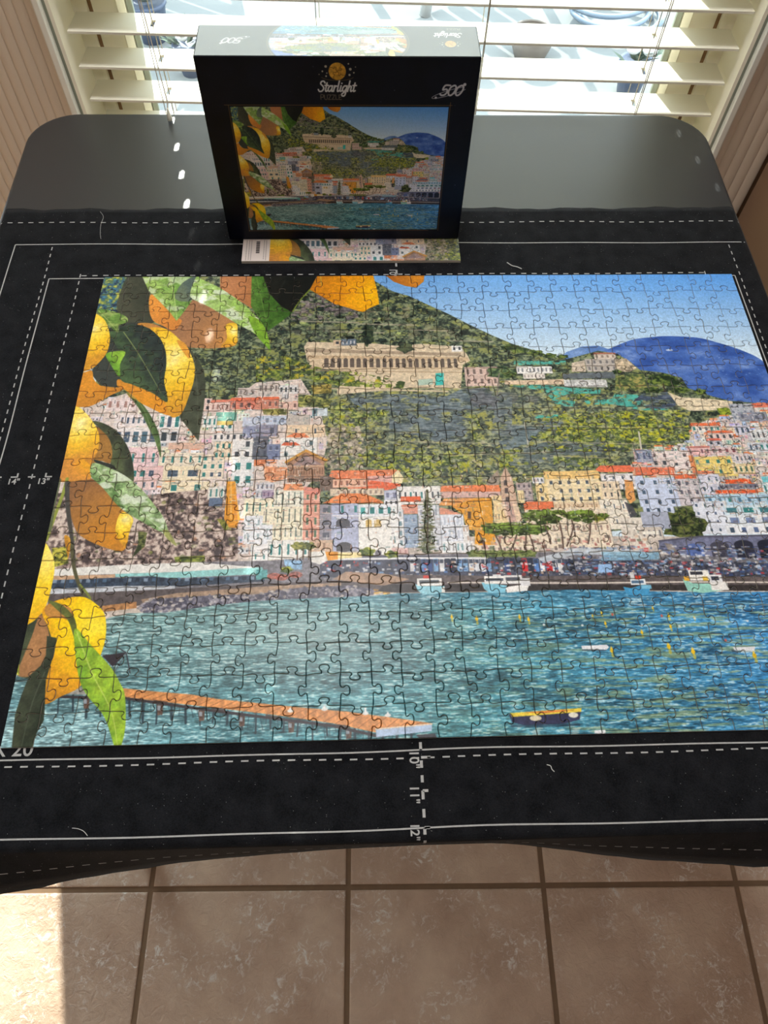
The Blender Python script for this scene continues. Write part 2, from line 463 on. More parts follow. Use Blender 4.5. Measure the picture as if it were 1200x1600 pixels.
    for k in range(120):
        x = rnd.uniform(420, 860); y = rnd.uniform(455, 600); c_ = PH((x, y))[0]
        lim = np.interp(x, [560, 613, 700, 800, 860], [430, 455, 490, 537, 556])
        if y < lim + 8: continue
        g = rnd.choice(((30, 42, 38), (44, 58, 48), (84, 98, 66), (116, 126, 78)))
        clump(c_, (rnd.uniform(5, 13), rnd.uniform(4, 8)), tuple(v * .6 for v in g), g, tuple(min(255, v * 1.5) for v in g), k)
    for x0, x1, y in ((470, 560, 502), (560, 650, 506), (640, 700, 515), (520, 600, 518), (700, 770, 532)):
        cv.stroke(PH((x0, y), ((x0 + x1) / 2, y + 1), (x1, y + 2)), 4, (176, 166, 146), .7)
    # ---- lower slopes: grey netting, terraces
    slope = PH((520, 612), (720, 606), (800, 590), (1080, 640), (1060, 720), (840, 760), (640, 770), (520, 740), (500, 650))
    foliage(slope, (62, 72, 66), (108, 118, 98), (160, 166, 130), 66, 5, (156, 156, 84))
    def net(pts, col=(98, 112, 120), al=.95, seed=3):
        cv.fill(pts, col, al, .22, 7, seed, (26, 12, 7, .55))
        m_ = cv.mask(pts)
        if m_ is None: return
        sl, cov = m_; n = cv.noise(16, 2.2, 2, seed + 20)[sl]
        cv.blend(sl, cov * np.clip((n - .6) * 3, 0, .5), np.array((150, 160, 162)) / 255)
        cv.blend(sl, cov * np.clip((.4 - n) * 3, 0, .5), np.array((62, 76, 84)) / 255)
    net(B7((340, 190), (700, 185), (860, 195), (960, 150), (1120, 190), (1130, 260), (960, 300), (980, 420), (830, 440), (700, 400), (560, 400), (560, 300), (400, 270)))
    net(B7((960, 160), (1060, 150), (1150, 190), (1110, 270), (1000, 260)), (96, 98, 104), .95, 5)
    net(B8((0, 480), (130, 470), (230, 500), (120, 620), (0, 600)), (100, 116, 122), .95, 6); net(B8((150, 450), (350, 455), (380, 500), (170, 510)), (98, 112, 116), .9, 7)
    net(B8((280, 550), (600, 540), (560, 640), (300, 640)), (92, 104, 102), .9, 8); net(B8((130, 600), (280, 560), (300, 660), (160, 690)), (96, 110, 112), .9, 9)
    net(B8((0, 290), (120, 300), (230, 320), (200, 360), (0, 380)), (104, 106, 100), .8, 10); net(B8((60, 620), (420, 650), (560, 690), (240, 720), (60, 700)), (94, 106, 104), .85, 11)
    net(B7((1120, 190), (1200, 180), (1200, 420), (1090, 470), (1100, 330)), (108, 118, 122), .9, 12)
    # rock face right of the left town
    cv.fill(B7((235, 350), (400, 330), (440, 470), (420, 570), (230, 575), (215, 450)), (168, 156, 140), .85, .4, 5, 15, (12, 10, 6, .2))
    for k in range(90):
        x, y = rnd.uniform(505, 590), rnd.uniform(640, 745); g = rnd.choice(((96, 86, 78), (196, 186, 170), (122, 112, 84), (140, 140, 66)))
        cv.ellipse(PH((x, y))[0], (rnd.uniform(2, 6), rnd.uniform(2, 5)), g, .6, .3, 4, k % 5)
    # yellow-green terraces
    def terr(pts, seed, y=(164, 166, 44)): foliage(pts, (66, 82, 52), (118, 132, 74), (182, 188, 110), seed, 4.5, y, 1.0, 12)
    terr(B8((360, 400), (1000, 390), (1060, 540), (700, 600), (560, 590), (160, 540), (260, 500)), 70); terr(B8((380, 440), (1040, 460), (1060, 560), (620, 560), (360, 520)), 71, (186, 180, 40))
    terr(B7((400, 480), (960, 480), (990, 560), (700, 660), (640, 590), (400, 560)), 72); terr(B7((230, 220), (560, 270), (540, 330), (380, 360), (250, 330)), 73); terr(B8((0, 610), (130, 610), (100, 730), (0, 730)), 74)
    terr(B8((300, 640), (620, 660), (520, 720), (300, 700)), 75); terr(B7((960, 280), (1020, 290), (1050, 430), (1010, 440)), 76, (190, 182, 60)); terr(B8((360, 300), (560, 300), (480, 340), (380, 330)), 77)
    for k in range(260):
        x, y = rnd.uniform(850, 1070), rnd.uniform(642, 705); g = rnd.choice(((190, 186, 50), (150, 160, 56), (70, 88, 44), (104, 120, 50), (52, 66, 38)))
        cv.ellipse(PH((x, y))[0], (rnd.uniform(2, 6), rnd.uniform(1.5, 3.5)), g, .75, .2, 4, k % 6)
    for k in range(220):
        x, y = rnd.uniform(560, 860), rnd.uniform(690, 755); g = rnd.choice(((184, 180, 60), (134, 146, 60), (84, 96, 64), (112, 112, 86), (196, 186, 160)))
        cv.ellipse(PH((x, y))[0], (rnd.uniform(2, 6), rnd.uniform(1.5, 3.5)), g, .6, .2, 4, k % 6)
    for (x0, y0, x1, y1) in ((555, 612, 720, 608), (800, 664, 1000, 668), (640, 690, 780, 693), (700, 712, 860, 706), (840, 690, 1020, 694), (860, 712, 960, 716), (625, 676, 652, 676)):
        cv.stroke(PH((x0, y0), (x1, y1)), 3, (190, 180, 152), .5)
    cv.stroke(B8((140, 460), (160, 580)), 3, (206, 200, 180), .8); cv.stroke(B8((770, 510), (785, 610)), 4, (206, 200, 186), .9)
    # teal nets
    for pts in (((60, 258), (220, 250), (390, 268), (560, 278), (560, 300), (380, 302), (300, 330), (420, 342), (410, 370), (320, 368), (280, 320), (230, 282)), ((470, 338), (620, 330), (640, 300), (790, 308), (790, 350), (830, 380), (960, 368), (950, 390), (800, 392), (680, 374), (640, 358), (480, 360)), ((80, 120), (370, 118), (370, 136), (80, 142)), ((200, 420), (330, 415), (330, 432), (200, 436))):
        cv.fill(B8(*pts), (78, 172, 160), .92, .16, 6, 4, (9, 5, 5, .5))
    net(B8((790, 300), (930, 290), (980, 360), (940, 385), (830, 380), (740, 340)), (70, 82, 104), 1, 14)
    cv.fill(B8((930, 292), (1010, 322), (1200, 336), (1200, 385), (1050, 394), (985, 365)), (216, 202, 172), 1, .12, 6, 5)
    for x in range(1000, 1200, 16): cv.stroke(B8((x, 345), (x + 4, 385)), 1.2, (180, 164, 136), .6)
    cv.fill(B3((400, 0), (740, 20), (900, 40), (900, 110), (560, 120), (420, 30)), (214, 200, 172), 1, .12, 6, 5)
    foliage(B3((760, 100), (840, 90), (930, 120), (940, 160), (800, 160)), (70, 90, 40), (120, 140, 50), (170, 180, 60), 81, 7)
    # right of the frame the town and hill simply run on
    foliage(PH((1180, 640), (1420, 640), (1420, 760), (1180, 700)), (60, 70, 50), (120, 126, 80), (170, 170, 120), 88, 9)
    # villa strip at mid height
    def rect(f, x0, y0, x1, y1):
        P = f((x0, y0), (x1, y0), (x0, y1)); return [P[0], (P[1][0], P[0][1]), (P[1][0], P[2][1]), (P[0][0], P[2][1])]
    def bars(f, x0, y0, x1, y1, nx, ny, col, fw=.5, fh=.55, al=.9, arch=False, jit=0.0):
        R = rect(f, x0, y0, x1, y1); (X0, Y0), (X1, Y1) = R[0], R[2]
        dx, dy = (X1 - X0) / nx, (Y1 - Y0) / ny
        for i in range(nx):
            for j in range(ny):
                if jit and rnd.random() < jit: continue
                cx, cy = X0 + (i + .5) * dx, Y0 + (j + .5) * dy; w, h = dx * fw / 2, dy * fh / 2
                cv.fill([(cx - w, cy - h), (cx + w, cy - h), (cx + w, cy + h), (cx - w, cy + h)], col if not isinstance(col, list) else rnd.choice(col), al)
                if arch: cv.ellipse((cx, cy - h), (w, w), col if not isinstance(col, list) else rnd.choice(col), al)
    WH, CR, PK, PE, LB, YL, OR = (226, 224, 220), (228, 214, 188), (222, 190, 184), (226, 194, 160), (186, 200, 222), (226, 204, 120), (214, 150, 60)
    RF, RF2 = (214, 118, 78), (226, 140, 90); DK = (54, 60, 68); TL = (40, 118, 116); NV = (60, 78, 98)
    def house(f, x0, y0, x1, y1, wall, nx=3, ny=3, win=DK, roof=None, rh=0, fw=.38, fh=.5, shade=True, jit=.06):
        R = rect(f, x0, y0, x1, y1); cv.fill(R, wall, 1, .07, 5, rnd.randrange(5))
        (X0, Y0), (X1, Y1) = R[0], R[2]
        if shade:
            for j in range(1, ny): cv.stroke([(X0, Y0 + (Y1 - Y0) * j / ny), (X1, Y0 + (Y1 - Y0) * j / ny)], 1.0, tuple(v * .8 for v in wall), .5)
            cv.stroke([(X1, Y0), (X1, Y1)], 1.6, tuple(v * .55 for v in wall), .6)
        if nx and ny:
            dx, dy = (X1 - X0) / nx, (Y1 - Y0) / ny
            for i in range(nx):
                for j in range(ny):
                    if rnd.random() < jit: continue
                    cx, cy = X0 + (i + .5) * dx + rnd.uniform(-.3, .3), Y0 + (j + .5) * dy; w, h = max(.8, dx * fw / 2), max(1.0, dy * fh / 2)
                    c = rnd.choice(win) if isinstance(win, list) else win
                    cv.fill([(cx - w, cy - h), (cx + w, cy - h), (cx + w, cy + h), (cx - w, cy + h)], c, .92)
                    if dx > 7: cv.stroke([(cx - w - 1, cy + h + 1), (cx + w + 1, cy + h + 1)], 1.1, (244, 240, 232), .7)
        if roof is not None:
            cv.fill([(X0 - 2, Y0 + 1), (X0 + rh * .25, Y0 - rh), (X1 - rh * .1, Y0 - rh), (X1 + 2, Y0 + 1)], roof, 1, .12, 4, 3)
            cv.stroke([(X0 - 2, Y0 + 1.5), (X1 + 2, Y0 + 1.5)], 1.2, tuple(v * .5 for v in roof), .7)
    def filler(pts, n, pal, size, seed, wins):
        m_ = cv.mask(pts, 1)
        if m_ is None: return
        sl, cov = m_; yy, xx = np.nonzero(cov > .5); yy += sl[0].start; xx += sl[1].start
        r2 = random.Random(seed); idx = sorted(r2.sample(range(len(yy)), n), key=lambda i: yy[i])
        for i in idx:
            w, h = r2.uniform(*size) , r2.uniform(size[0] * .8, size[1] * .8); X, Y = xx[i], yy[i]; c = r2.choice(pal)
            c = tuple(v * r2.uniform(.88, 1.05) for v in c)
            cv.fill([(X - w / 2, Y - h / 2), (X + w / 2, Y - h / 2), (X + w / 2, Y + h / 2), (X - w / 2, Y + h / 2)], c, 1, .08, 4, 2)
            if r2.random() < .3: cv.fill([(X - w / 2 - 1, Y - h / 2), (X - w / 2 + 2, Y - h / 2 - 4), (X + w / 2 - 2, Y - h / 2 - 4), (X + w / 2 + 1, Y - h / 2)], r2.choice((RF, RF2)), 1, .1, 4, 2)
            if r2.random() < .5: cv.stroke([(X + w / 2, Y - h / 2), (X + w / 2, Y + h / 2)], 2, (130, 120, 118), .6)
            for a in range(max(1, int(w / 8))):
                for b_ in range(max(1, int(h / 9))):
                    if r2.random() < .25: continue
                    cx, cy = X - w / 2 + (a + .5) * w / max(1, int(w / 8)), Y - h / 2 + (b_ + .55) * h / max(1, int(h / 9))
                    cv.fill([(cx - 1.5, cy - 2.2), (cx + 1.5, cy - 2.2), (cx + 1.5, cy + 2.2), (cx - 1.5, cy + 2.2)], r2.choice(wins), .9)
    # ---- long arcaded building on the slope
    cv.fill(K6((225, 335), (240, 312), (480, 318), (560, 320), (650, 330), (780, 322), (960, 335), (990, 372), (1005, 400), (970, 420), (960, 530), (700, 530), (380, 560), (380, 530), (460, 470), (240, 405)), (214, 196, 168), .96, .1, 6, 5)
    cv.fill(K6((235, 345), (960, 365), (960, 378), (235, 360)), (150, 132, 112), .8, .1, 6, 5); cv.fill(K6((238, 375), (990, 385), (1000, 402), (240, 392)), (196, 172, 140), 1, .1, 6, 4)
    cv.fill(K6((250, 395), (960, 402), (960, 448), (250, 440)), (206, 186, 156), 1, .08, 6, 4)
    for k in range(21):
        x = 330 + k * 30.2; c0 = K6((x, 396), (x, 432), (x + 10, 420)); w = c0[2][0] - c0[0][0]
        cv.fill([(c0[0][0] - w, c0[0][1]), (c0[0][0] + w, c0[0][1]), (c0[0][0] + w, c0[1][1]), (c0[0][0] - w, c0[1][1])], (92, 82, 76), .95); cv.ellipse(c0[0], (w, w), (92, 82, 76), .95)
    cv.stroke(K6((250, 446), (960, 456)), 3, (168, 144, 116), .8); cv.stroke(K6((360, 530), (900, 545)), 5, (206, 190, 158), .9)
    cv.fill(K6((842, 460), (880, 458), (880, 514), (842, 516)), (66, 186, 178), 1, .08); cv.fill(K6((760, 490), (830, 485), (830, 512), (760, 516)), (150, 190, 180), .7, .1)
    foliage(K6((330, 440), (480, 455), (700, 500), (690, 530), (420, 520), (240, 500), (0, 500), (0, 380), (140, 380), (250, 420)), (60, 76, 44), (104, 122, 56), (160, 172, 74), 82, 7, (190, 170, 50), 1, 12)
    house(K6, 362, 305, 400, 330, (206, 180, 150), 1, 1); house(K6, 400, 300, 470, 330, (96, 112, 128), 4, 1, (200, 200, 200)); clump(K6((525, 280))[0], (14, 34), (24, 36, 32), (40, 54, 42), (70, 84, 56), 5); clump(K6((700, 340))[0], (20, 16), (34, 44, 40), (60, 70, 56), (90, 100, 70), 6)
    house(K6, 915, 330, 965, 358, WH, 2, 1); house(K6, 975, 430, 1130, 520, (206, 180, 168), 5, 2, (112, 96, 92)); clump(K6((1150, 455))[0], (34, 18), (40, 60, 44), (76, 98, 66), (120, 140, 90), 8)
    cv.stroke(K6((1140, 460), (1130, 560)), 3, (120, 112, 104))
    # ---- villas on the right shoulder
    house(B8, 92, 150, 290, 190, WH, 9, 1, (120, 124, 130)); house(B8, 130, 190, 250, 218, (220, 212, 204), 6, 1, (150, 140, 136)); cv.fill(B8((30, 228), (360, 220), (360, 250), (30, 250)), (214, 190, 164), .95, .12, 5, 3)
    cv.fill(B8((350, 190), (640, 180), (640, 215), (350, 218)), (96, 104, 112), .95, .15, 6, 3); cv.fill(B8((355, 222), (590, 222), (600, 265), (360, 262)), (196, 196, 196), .95, .2, 4, 3)
    cv.fill(B8((400, 130), (470, 115), (480, 180), (400, 180)), (196, 182, 164), 1, .2, 4, 3); house(B8, 470, 108, 640, 180, (176, 168, 160), 5, 2, (112, 110, 112)); house(B8, 520, 80, 640, 110, (204, 190, 176), 4, 1, (140, 124, 112), (178, 112, 90), 3)
    cv.fill(B8((640, 110), (700, 105), (760, 160), (720, 180), (640, 180)), (190, 172, 148), .9, .3, 5, 4); foliage(B8((640, 200), (800, 190), (820, 280), (640, 280)), (60, 76, 50), (100, 116, 66), (160, 150, 90), 83, 6)
    for cx, cy, rx, ry in ((900, 215, 62, 18), (860, 230, 40, 14), (950, 240, 46, 14), (1000, 280, 40, 12), (1110, 290, 26, 13), (60, 195, 30, 12), (850, 280, 40, 12), (350, 95, 26, 8), (110, 60, 40, 12), (200, 75, 36, 12), (280, 90, 30, 10), (60, 45, 40, 12), (650, 180, 20, 10)):
        clump(B8((cx, cy))[0], (rx * .55, ry * .75), (32, 48, 30), (66, 86, 44), (118, 134, 64), int(cx))
    cv.stroke(B8((905, 245), (915, 290)), 3, (70, 56, 44))
    # ground of the town and the quay
    cv.fill(PH((60, 800), (380, 830), (700, 838), (1420, 838), (1420, 935), (20, 985)), (196, 184, 174), 1, .12, 7, 6)
    # ---- left town
    lt = PH((95, 650), (150, 628), (196, 615), (225, 608), (300, 640), (340, 640), (400, 598), (470, 592), (500, 640), (512, 690), (500, 740), (470, 770), (430, 820), (420, 875), (372, 872), (358, 770), (280, 765), (200, 790), (80, 800))
    cv.fill(lt, (212, 198, 190), 1, .1, 6, 5); filler(lt, 240, [WH, CR, PK, (214, 206, 206), (206, 190, 178), (196, 196, 206)], (9, 26), 3, [DK, TL, NV, (120, 96, 84)])
    H_ = lambda x0, y0, x1, y1, *a, **k: house(crop(180, 590, 5), x0, y0, x1, y1, *a, **k)
    H_(-60, 160, 180, 260, (224, 208, 206), 4, 1, (160, 120, 112)); H_(0, 290, 300, 380, (226, 216, 214), 7, 1, [TL, NV, (90, 110, 120)]); H_(0, 390, 340, 540, (224, 218, 216), 5, 1, [NV, (70, 100, 116)], None, 0, .6, .55); H_(110, 545, 350, 710, (226, 196, 198), 3, 1, TL, None, 0, .22, .42); H_(120, 700, 390, 800, (224, 190, 188), 4, 1, [TL, NV], None, 0, .55, .45)
    H_(130, 800, 330, 880, (222, 196, 192), 3, 1, NV, None, 0, .3, .5); H_(345, 290, 520, 400, (228, 222, 220), 3, 1, [NV, TL], None, 0, .5, .75); H_(350, 410, 500, 510, (216, 212, 212), 2, 1, (50, 58, 66), None, 0, .55, .7); H_(420, 510, 700, 560, (212, 176, 156), 0, 0)
    H_(350, 590, 700, 690, (226, 214, 194), 5, 1, TL, None, 0, .22, .5); H_(380, 690, 690, 810, (228, 214, 184), 2, 1, NV, None, 0, .5, .4); H_(370, 815, 740, 910, (230, 216, 186), 2, 1, TL, None, 0, .24, .5); H_(680, 600, 860, 790, (226, 212, 192), 3, 3, [TL, NV]); H_(700, 160, 760, 260, (226, 200, 190), 1, 2)
    H_(760, 330, 930, 420, WH, 3, 1, TL); H_(790, 270, 950, 340, (116, 176, 160), 0, 0); H_(780, 340, 920, 370, (206, 180, 96), 0, 0); H_(690, 300, 800, 390, (224, 222, 216), 3, 1, TL); H_(760, 430, 1060, 500, (220, 214, 210), 6, 1, DK); H_(780, 500, 920, 640, (226, 206, 180), 3, 2, TL); H_(1000, 310, 1190, 380, (190, 198, 214), 0, 0); H_(1000, 380, 1130, 470, (140, 146, 172), 3, 1, (90, 96, 124))
    H_(1080, 470, 1190, 640, (96, 100, 112), 2, 2, (70, 74, 86)); H_(920, 480, 1080, 640, (224, 222, 220), 2, 2, DK); H_(920, 640, 1090, 850, (222, 222, 222), 2, 2, TL, None, 0, .45, .5); H_(900, 180, 1200, 250, (206, 124, 104), 5, 1, (90, 70, 70), (214, 110, 82), 8); H_(750, 190, 900, 270, (222, 196, 188), 4, 1, (150, 110, 100), (218, 130, 108), 6); H_(960, 80, 1200, 150, (196, 184, 178), 5, 1, (130, 120, 118))
    H_(1085, 640, 1180, 690, (206, 124, 84), 0, 0)
    J = lambda x0, y0, x1, y1, *a, **k: house(A6, x0, y0, x1, y1, *a, **k)
    J(20, 40, 180, 130, (196, 186, 178), 4, 1, (110, 100, 98)); J(180, 60, 330, 130, (216, 214, 212), 4, 1, DK); J(0, 170, 180, 240, (196, 130, 110), 4, 1, (110, 80, 76), (216, 110, 76), 7); J(180, 190, 330, 250, (214, 178, 164), 3, 1, (110, 84, 80)); J(0, 300, 240, 370, (186, 196, 214), 4, 1, (120, 130, 150)); J(240, 290, 420, 370, (186, 178, 170), 0, 0)
    J(0, 370, 170, 460, (140, 140, 160), 2, 1, (80, 84, 100)); J(240, 370, 540, 470, (226, 202, 172), 2, 1, NV, None, 0, .1, .4); J(190, 470, 480, 640, WH, 3, 2, [NV, (70, 90, 96)], None, 0, .28, .4); J(0, 460, 100, 640, (98, 102, 114), 2, 2, (72, 76, 90)); J(90, 520, 190, 640, (120, 130, 160), 2, 2, (84, 92, 120)); J(440, 240, 480, 300, (110, 140, 150), 1, 1); J(480, 240, 560, 300, (200, 210, 216), 0, 0)
    cv.fill(A6((230, 465), (300, 430), (380, 435), (420, 470)), (220, 132, 92), 1, .12, 4, 3); cv.fill(A6((195, 530), (220, 505), (310, 505), (350, 530)), (208, 100, 70), 1, .12, 4, 3)
    foliage(A6((50, 245), (240, 240), (240, 290), (60, 290)), (80, 84, 46), (120, 120, 64), (170, 160, 90), 84, 6); foliage(A6((330, 130), (450, 140), (600, 180), (560, 230), (330, 230)), (60, 70, 44), (110, 116, 66), (170, 170, 90), 85, 6); foliage(A6((430, 60), (590, 50), (590, 120), (450, 130)), (90, 86, 44), (150, 134, 66), (190, 170, 96), 86, 6)
    # gabled brown building
    cv.fill(A6((235, 660), (390, 568), (545, 640), (535, 665), (535, 810), (245, 820), (245, 680)), (168, 130, 106), 1, .12, 5, 4); cv.fill(A6((275, 690), (390, 605), (520, 680)), (150, 128, 126), 1, .12, 4, 4)
    cv.stroke(A6((235, 660), (390, 570), (550, 645)), 6, (206, 150, 70)); cv.stroke(A6((240, 672), (390, 588), (545, 660)), 2, (120, 84, 50), .8)
    bars(A6, 265, 705, 530, 760, 13, 1, (120, 90, 72), .45, .9); bars(A6, 255, 785, 510, 820, 16, 1, (60, 58, 60), .5, .9); cv.stroke(A6((240, 775), (520, 772)), 2, (110, 84, 70)); cv.stroke(A6((250, 692), (530, 690)), 2, (210, 180, 150))
    cv.fill(A6((500, 770), (560, 765), (690, 830), (640, 850), (640, 880), (500, 890)), (116, 98, 88), 1, .14, 5, 4)
    cv.fill(A6((60, 690), (240, 700), (250, 780), (130, 820), (70, 800)), (218, 152, 112), 1, .14, 5, 3); bars(A6, 80, 700, 220, 800, 3, 2, (186, 110, 76), .3, .6)
    # ---- cliff below
    cliff = PH((180, 800), (205, 776), (285, 768), (355, 762), (372, 815), (372, 878), (300, 884), (180, 886), (40, 905), (50, 770), (180, 770))
    m_ = cv.mask(cliff)
    if m_ is not None:
        sl, cov = m_; n = .6 * cv.noise(7, 7, 3, 90)[sl] + .4 * cv.noise(22, 26, 2, 91)[sl]; n = np.clip((n - .5) * 2.2 + .5, 0, 1); cs = np.array([(72, 62, 62), (150, 130, 122), (208, 192, 180)], float) / 255
        cv.blend(sl, cov, np.stack([np.interp(n, [.1, .55, .95], cs[:, k]) for k in range(3)], -1))
    for k in range(130):
        x, y = rnd.uniform(100, 368), rnd.uniform(775, 880); g = rnd.choice(((70, 64, 70), (90, 100, 60), (120, 128, 62), (206, 150, 114), (214, 196, 180), (84, 76, 74)))
        cv.ellipse(PH((x, y))[0], (rnd.uniform(2, 7), rnd.uniform(2, 5)), g, .55, .3, 4, k % 5)
    foliage(A5((460, 600), (700, 590), (700, 640), (470, 640)), (60, 76, 36), (104, 116, 50), (150, 160, 76), 87, 6); foliage(A5((180, 400), (250, 410), (230, 520), (140, 600), (120, 640), (180, 500)), (50, 60, 34), (96, 104, 60), (150, 150, 90), 88, 6); foliage(A5((790, 300), (850, 310), (890, 370), (860, 400)), (90, 96, 40), (140, 140, 60), (180, 170, 80), 89, 6)
    # ochre tower and cream block beside it
    cv.fill(A5((870, 10), (940, 10), (950, 140), (975, 300), (945, 375), (890, 370), (850, 300), (870, 120)), (218, 148, 48), 1, .1, 6, 3); cv.stroke(A5((905, 20), (905, 300)), 3, (236, 190, 110), .8); cv.stroke(A5((925, 150), (950, 320)), 5, (188, 116, 34), .6)
    house(A5, 730, 50, 860, 150, (218, 214, 206), 3, 1, TL, None, 0, .24, .6); house(A5, 735, 140, 840, 205, (96, 112, 136), 0, 0)
    # ---- waterfront row
    h7 = lambda x0, y0, x1, y1, *a, **k: house(A7, x0, y0, x1, y1, *a, **k)
    h7(0, 120, 140, 250, (206, 206, 212), 4, 2, (96, 100, 116)); h7(50, 180, 150, 245, (166, 148, 170), 3, 1, (110, 90, 120)); h7(-90, 245, 210, 380, (232, 222, 194), 6, 1, TL, None, 0, .2, .5); h7(-90, 380, 140, 600, (226, 228, 232), 3, 2, (150, 170, 176), None, 0, .16, .4); h7(140, 180, 375, 310, (226, 222, 206), 5, 1, (100, 116, 110), None, 0, .2, .75); h7(60, 310, 375, 450, (232, 224, 198), 7, 1, (84, 100, 92), None, 0, .22, .75); h7(130, 450, 375, 570, (230, 222, 198), 6, 1, (84, 104, 96), None, 0, .2, .6); h7(90, 570, 420, 720, (230, 228, 222), 5, 1, TL, None, 0, .22, .55); h7(-30, 600, 100, 800, (232, 230, 228), 2, 1, TL, None, 0, .14, .2)
    cv.fill(A7((215, 180), (215, 130), (360, 130), (380, 180)), (222, 146, 100), 1, .12, 4, 3); h7(375, 180, 500, 570, (222, 160, 140), 2, 4, [(70, 110, 84), (60, 84, 74)], None, 0, .26, .55); cv.fill(A7((375, 150), (500, 165), (500, 215), (375, 215)), (214, 140, 124), 1, .1, 4, 3)
    h7(500, 290, 600, 580, (150, 146, 156), 1, 3, (88, 92, 104), None, 0, .5, .4); h7(590, 285, 800, 660, (176, 182, 206), 3, 1, (86, 96, 108), None, 0, .16, .0)
    bars(A7, 520, 300, 830, 360, 3, 1, [(96, 110, 112), TL], .2, .9); h7(800, 290, 1150, 390, (222, 226, 232), 5, 1, [(60, 160, 156), TL], None, 0, .5, .5); h7(800, 390, 1060, 700, (232, 230, 224), 0, 0); h7(1050, 300, 1150, 620, (230, 230, 228), 2, 3, (120, 140, 140), None, 0, .22, .5)
    cv.fill(A7((520, 280), (560, 262), (650, 205), (850, 205), (980, 262), (1000, 282)), (222, 130, 76), 1, .12, 4, 3); cv.stroke(A7((600, 378), (1050, 380)), 2, (236, 236, 236))
    for x, w, y0, y1, c_ in ((680, 55, 405, 465, (84, 84, 92)), (690, 62, 590, 655, (86, 84, 88)), (880, 24, 410, 465, (206, 176, 110)), (950, 26, 410, 465, (206, 176, 110)), (955, 24, 650, 700, (120, 118, 126))):
        c0 = A7((x, y0), (x + w, y0), (x, y1)); W_ = c0[1][0] - c0[0][0]; cv.fill([(c0[0][0] - W_, c0[0][1] + W_ * .6), (c0[0][0] + W_, c0[0][1] + W_ * .6), (c0[0][0] + W_, c0[2][1]), (c0[0][0] - W_, c0[2][1])], c_, 1, .1); cv.ellipse((c0[0][0], c0[0][1] + W_ * .6), (W_, W_ * .7), c_, 1)
    cv.stroke(A7((640, 400), (740, 400)), 2, (220, 222, 236)); h7(420, 570, 600, 660, (206, 176, 150), 4, 1, (150, 120, 100)); h7(1060, 630, 1190, 690, (222, 190, 184), 3, 1, (180, 140, 136))
    cv.fill(A7((570, 70), (590, 25), (1090, 18), (1130, 30), (1060, 110), (870, 100), (640, 95)), (220, 128, 88), 1, .12, 5, 3); cv.fill(A7((870, 70), (1065, 65), (1060, 130), (870, 125)), (214, 164, 156), 1, .08, 5, 3); cv.fill(A7((1065, 60), (1110, 20), (1155, 80), (1140, 125), (1060, 130)), (234, 220, 178), 1, .06, 5, 3); cv.fill(A7((700, 135), (870, 100), (1130, 130), (1130, 155), (1000, 185), (870, 165), (720, 170)), (218, 104, 70), 1, .12, 5, 3)
    h7(600, 90, 870, 160, (222, 176, 150), 6, 1, (150, 100, 84)); h7(580, 170, 1000, 225, (214, 196, 172), 10, 1, (150, 130, 118)); cv.fill(A7((640, 225), (660, 205), (850, 205), (880, 225)), (222, 130, 76), 1, .1); h7(1000, 180, 1110, 260, (190, 194, 214), 2, 1, (120, 124, 150)); h7(1000, 255, 1150, 300, (226, 226, 230), 4, 1, DK)
    # centre: araucaria, white block, ochre church, bell tower
    h1 = lambda x0, y0, x1, y1, *a, **k: house(B1, x0, y0, x1, y1, *a, **k)
    h1(0, 200, 340, 340, (228, 226, 222), 8, 1, [TL, DK], None, 0, .3, .35); h1(30, 280, 185, 320, (222, 102, 62), 0, 0); h1(40, 350, 170, 415, (214, 150, 130), 0, 0, roof=(226, 130, 96), rh=2); h1(40, 420, 160, 680, (152, 170, 192), 2, 3, (112, 130, 156), None, 0, .3, .35); h1(0, 380, 50, 680, (226, 226, 228), 1, 4, (110, 140, 150)); h1(345, 235, 810, 290, (206, 172, 164), 0, 0, roof=(226, 128, 84), rh=8)
    cv.fill(B1((340, 240), (350, 195), (800, 185), (810, 240)), (226, 132, 88), 1, .1, 5, 3); cv.fill(B1((320, 350), (370, 295), (620, 290), (610, 350)), (226, 160, 96), 1, .1, 5, 3); cv.fill(B1((430, 355), (620, 290), (740, 290), (755, 480), (760, 540), (550, 540), (520, 420)), (222, 158, 62), 1, .06, 7, 3)
    cv.fill(B1((520, 420), (550, 540), (640, 530), (640, 480)), (232, 170, 70), .8); cv.fill(B1((610, 540), (770, 540), (770, 670), (610, 665)), (224, 156, 50), 1, .08, 6, 3); cv.stroke(B1((440, 360), (620, 350)), 2, (196, 120, 70), .8); cv.fill(B1((555, 395), (580, 395), (580, 450), (555, 450)), (90, 70, 56)); cv.fill(B1((640, 620), (680, 620), (680, 645), (640, 645)), (110, 76, 40))
    cv.fill(B1((735, 275), (810, 270), (870, 330), (870, 480), (760, 490), (755, 340)), (230, 206, 156), 1, .06, 6, 3); bars(B1, 760, 415, 860, 460, 4, 1, (176, 140, 100), .3, .8)
    cv.fill(B1((330, 420), (300, 400), (340, 365), (420, 380), (510, 420)), (224, 156, 130), 1, .1); h1(320, 420, 520, 630, (222, 226, 234), 6, 2, (190, 198, 212), None, 0, .4, .6); h1(350, 630, 600, 720, (228, 230, 232), 7, 1, [(120, 160, 164), (150, 150, 150)], None, 0, .35, .6); h1(510, 500, 560, 640, (224, 222, 220), 2, 2, (180, 150, 130))
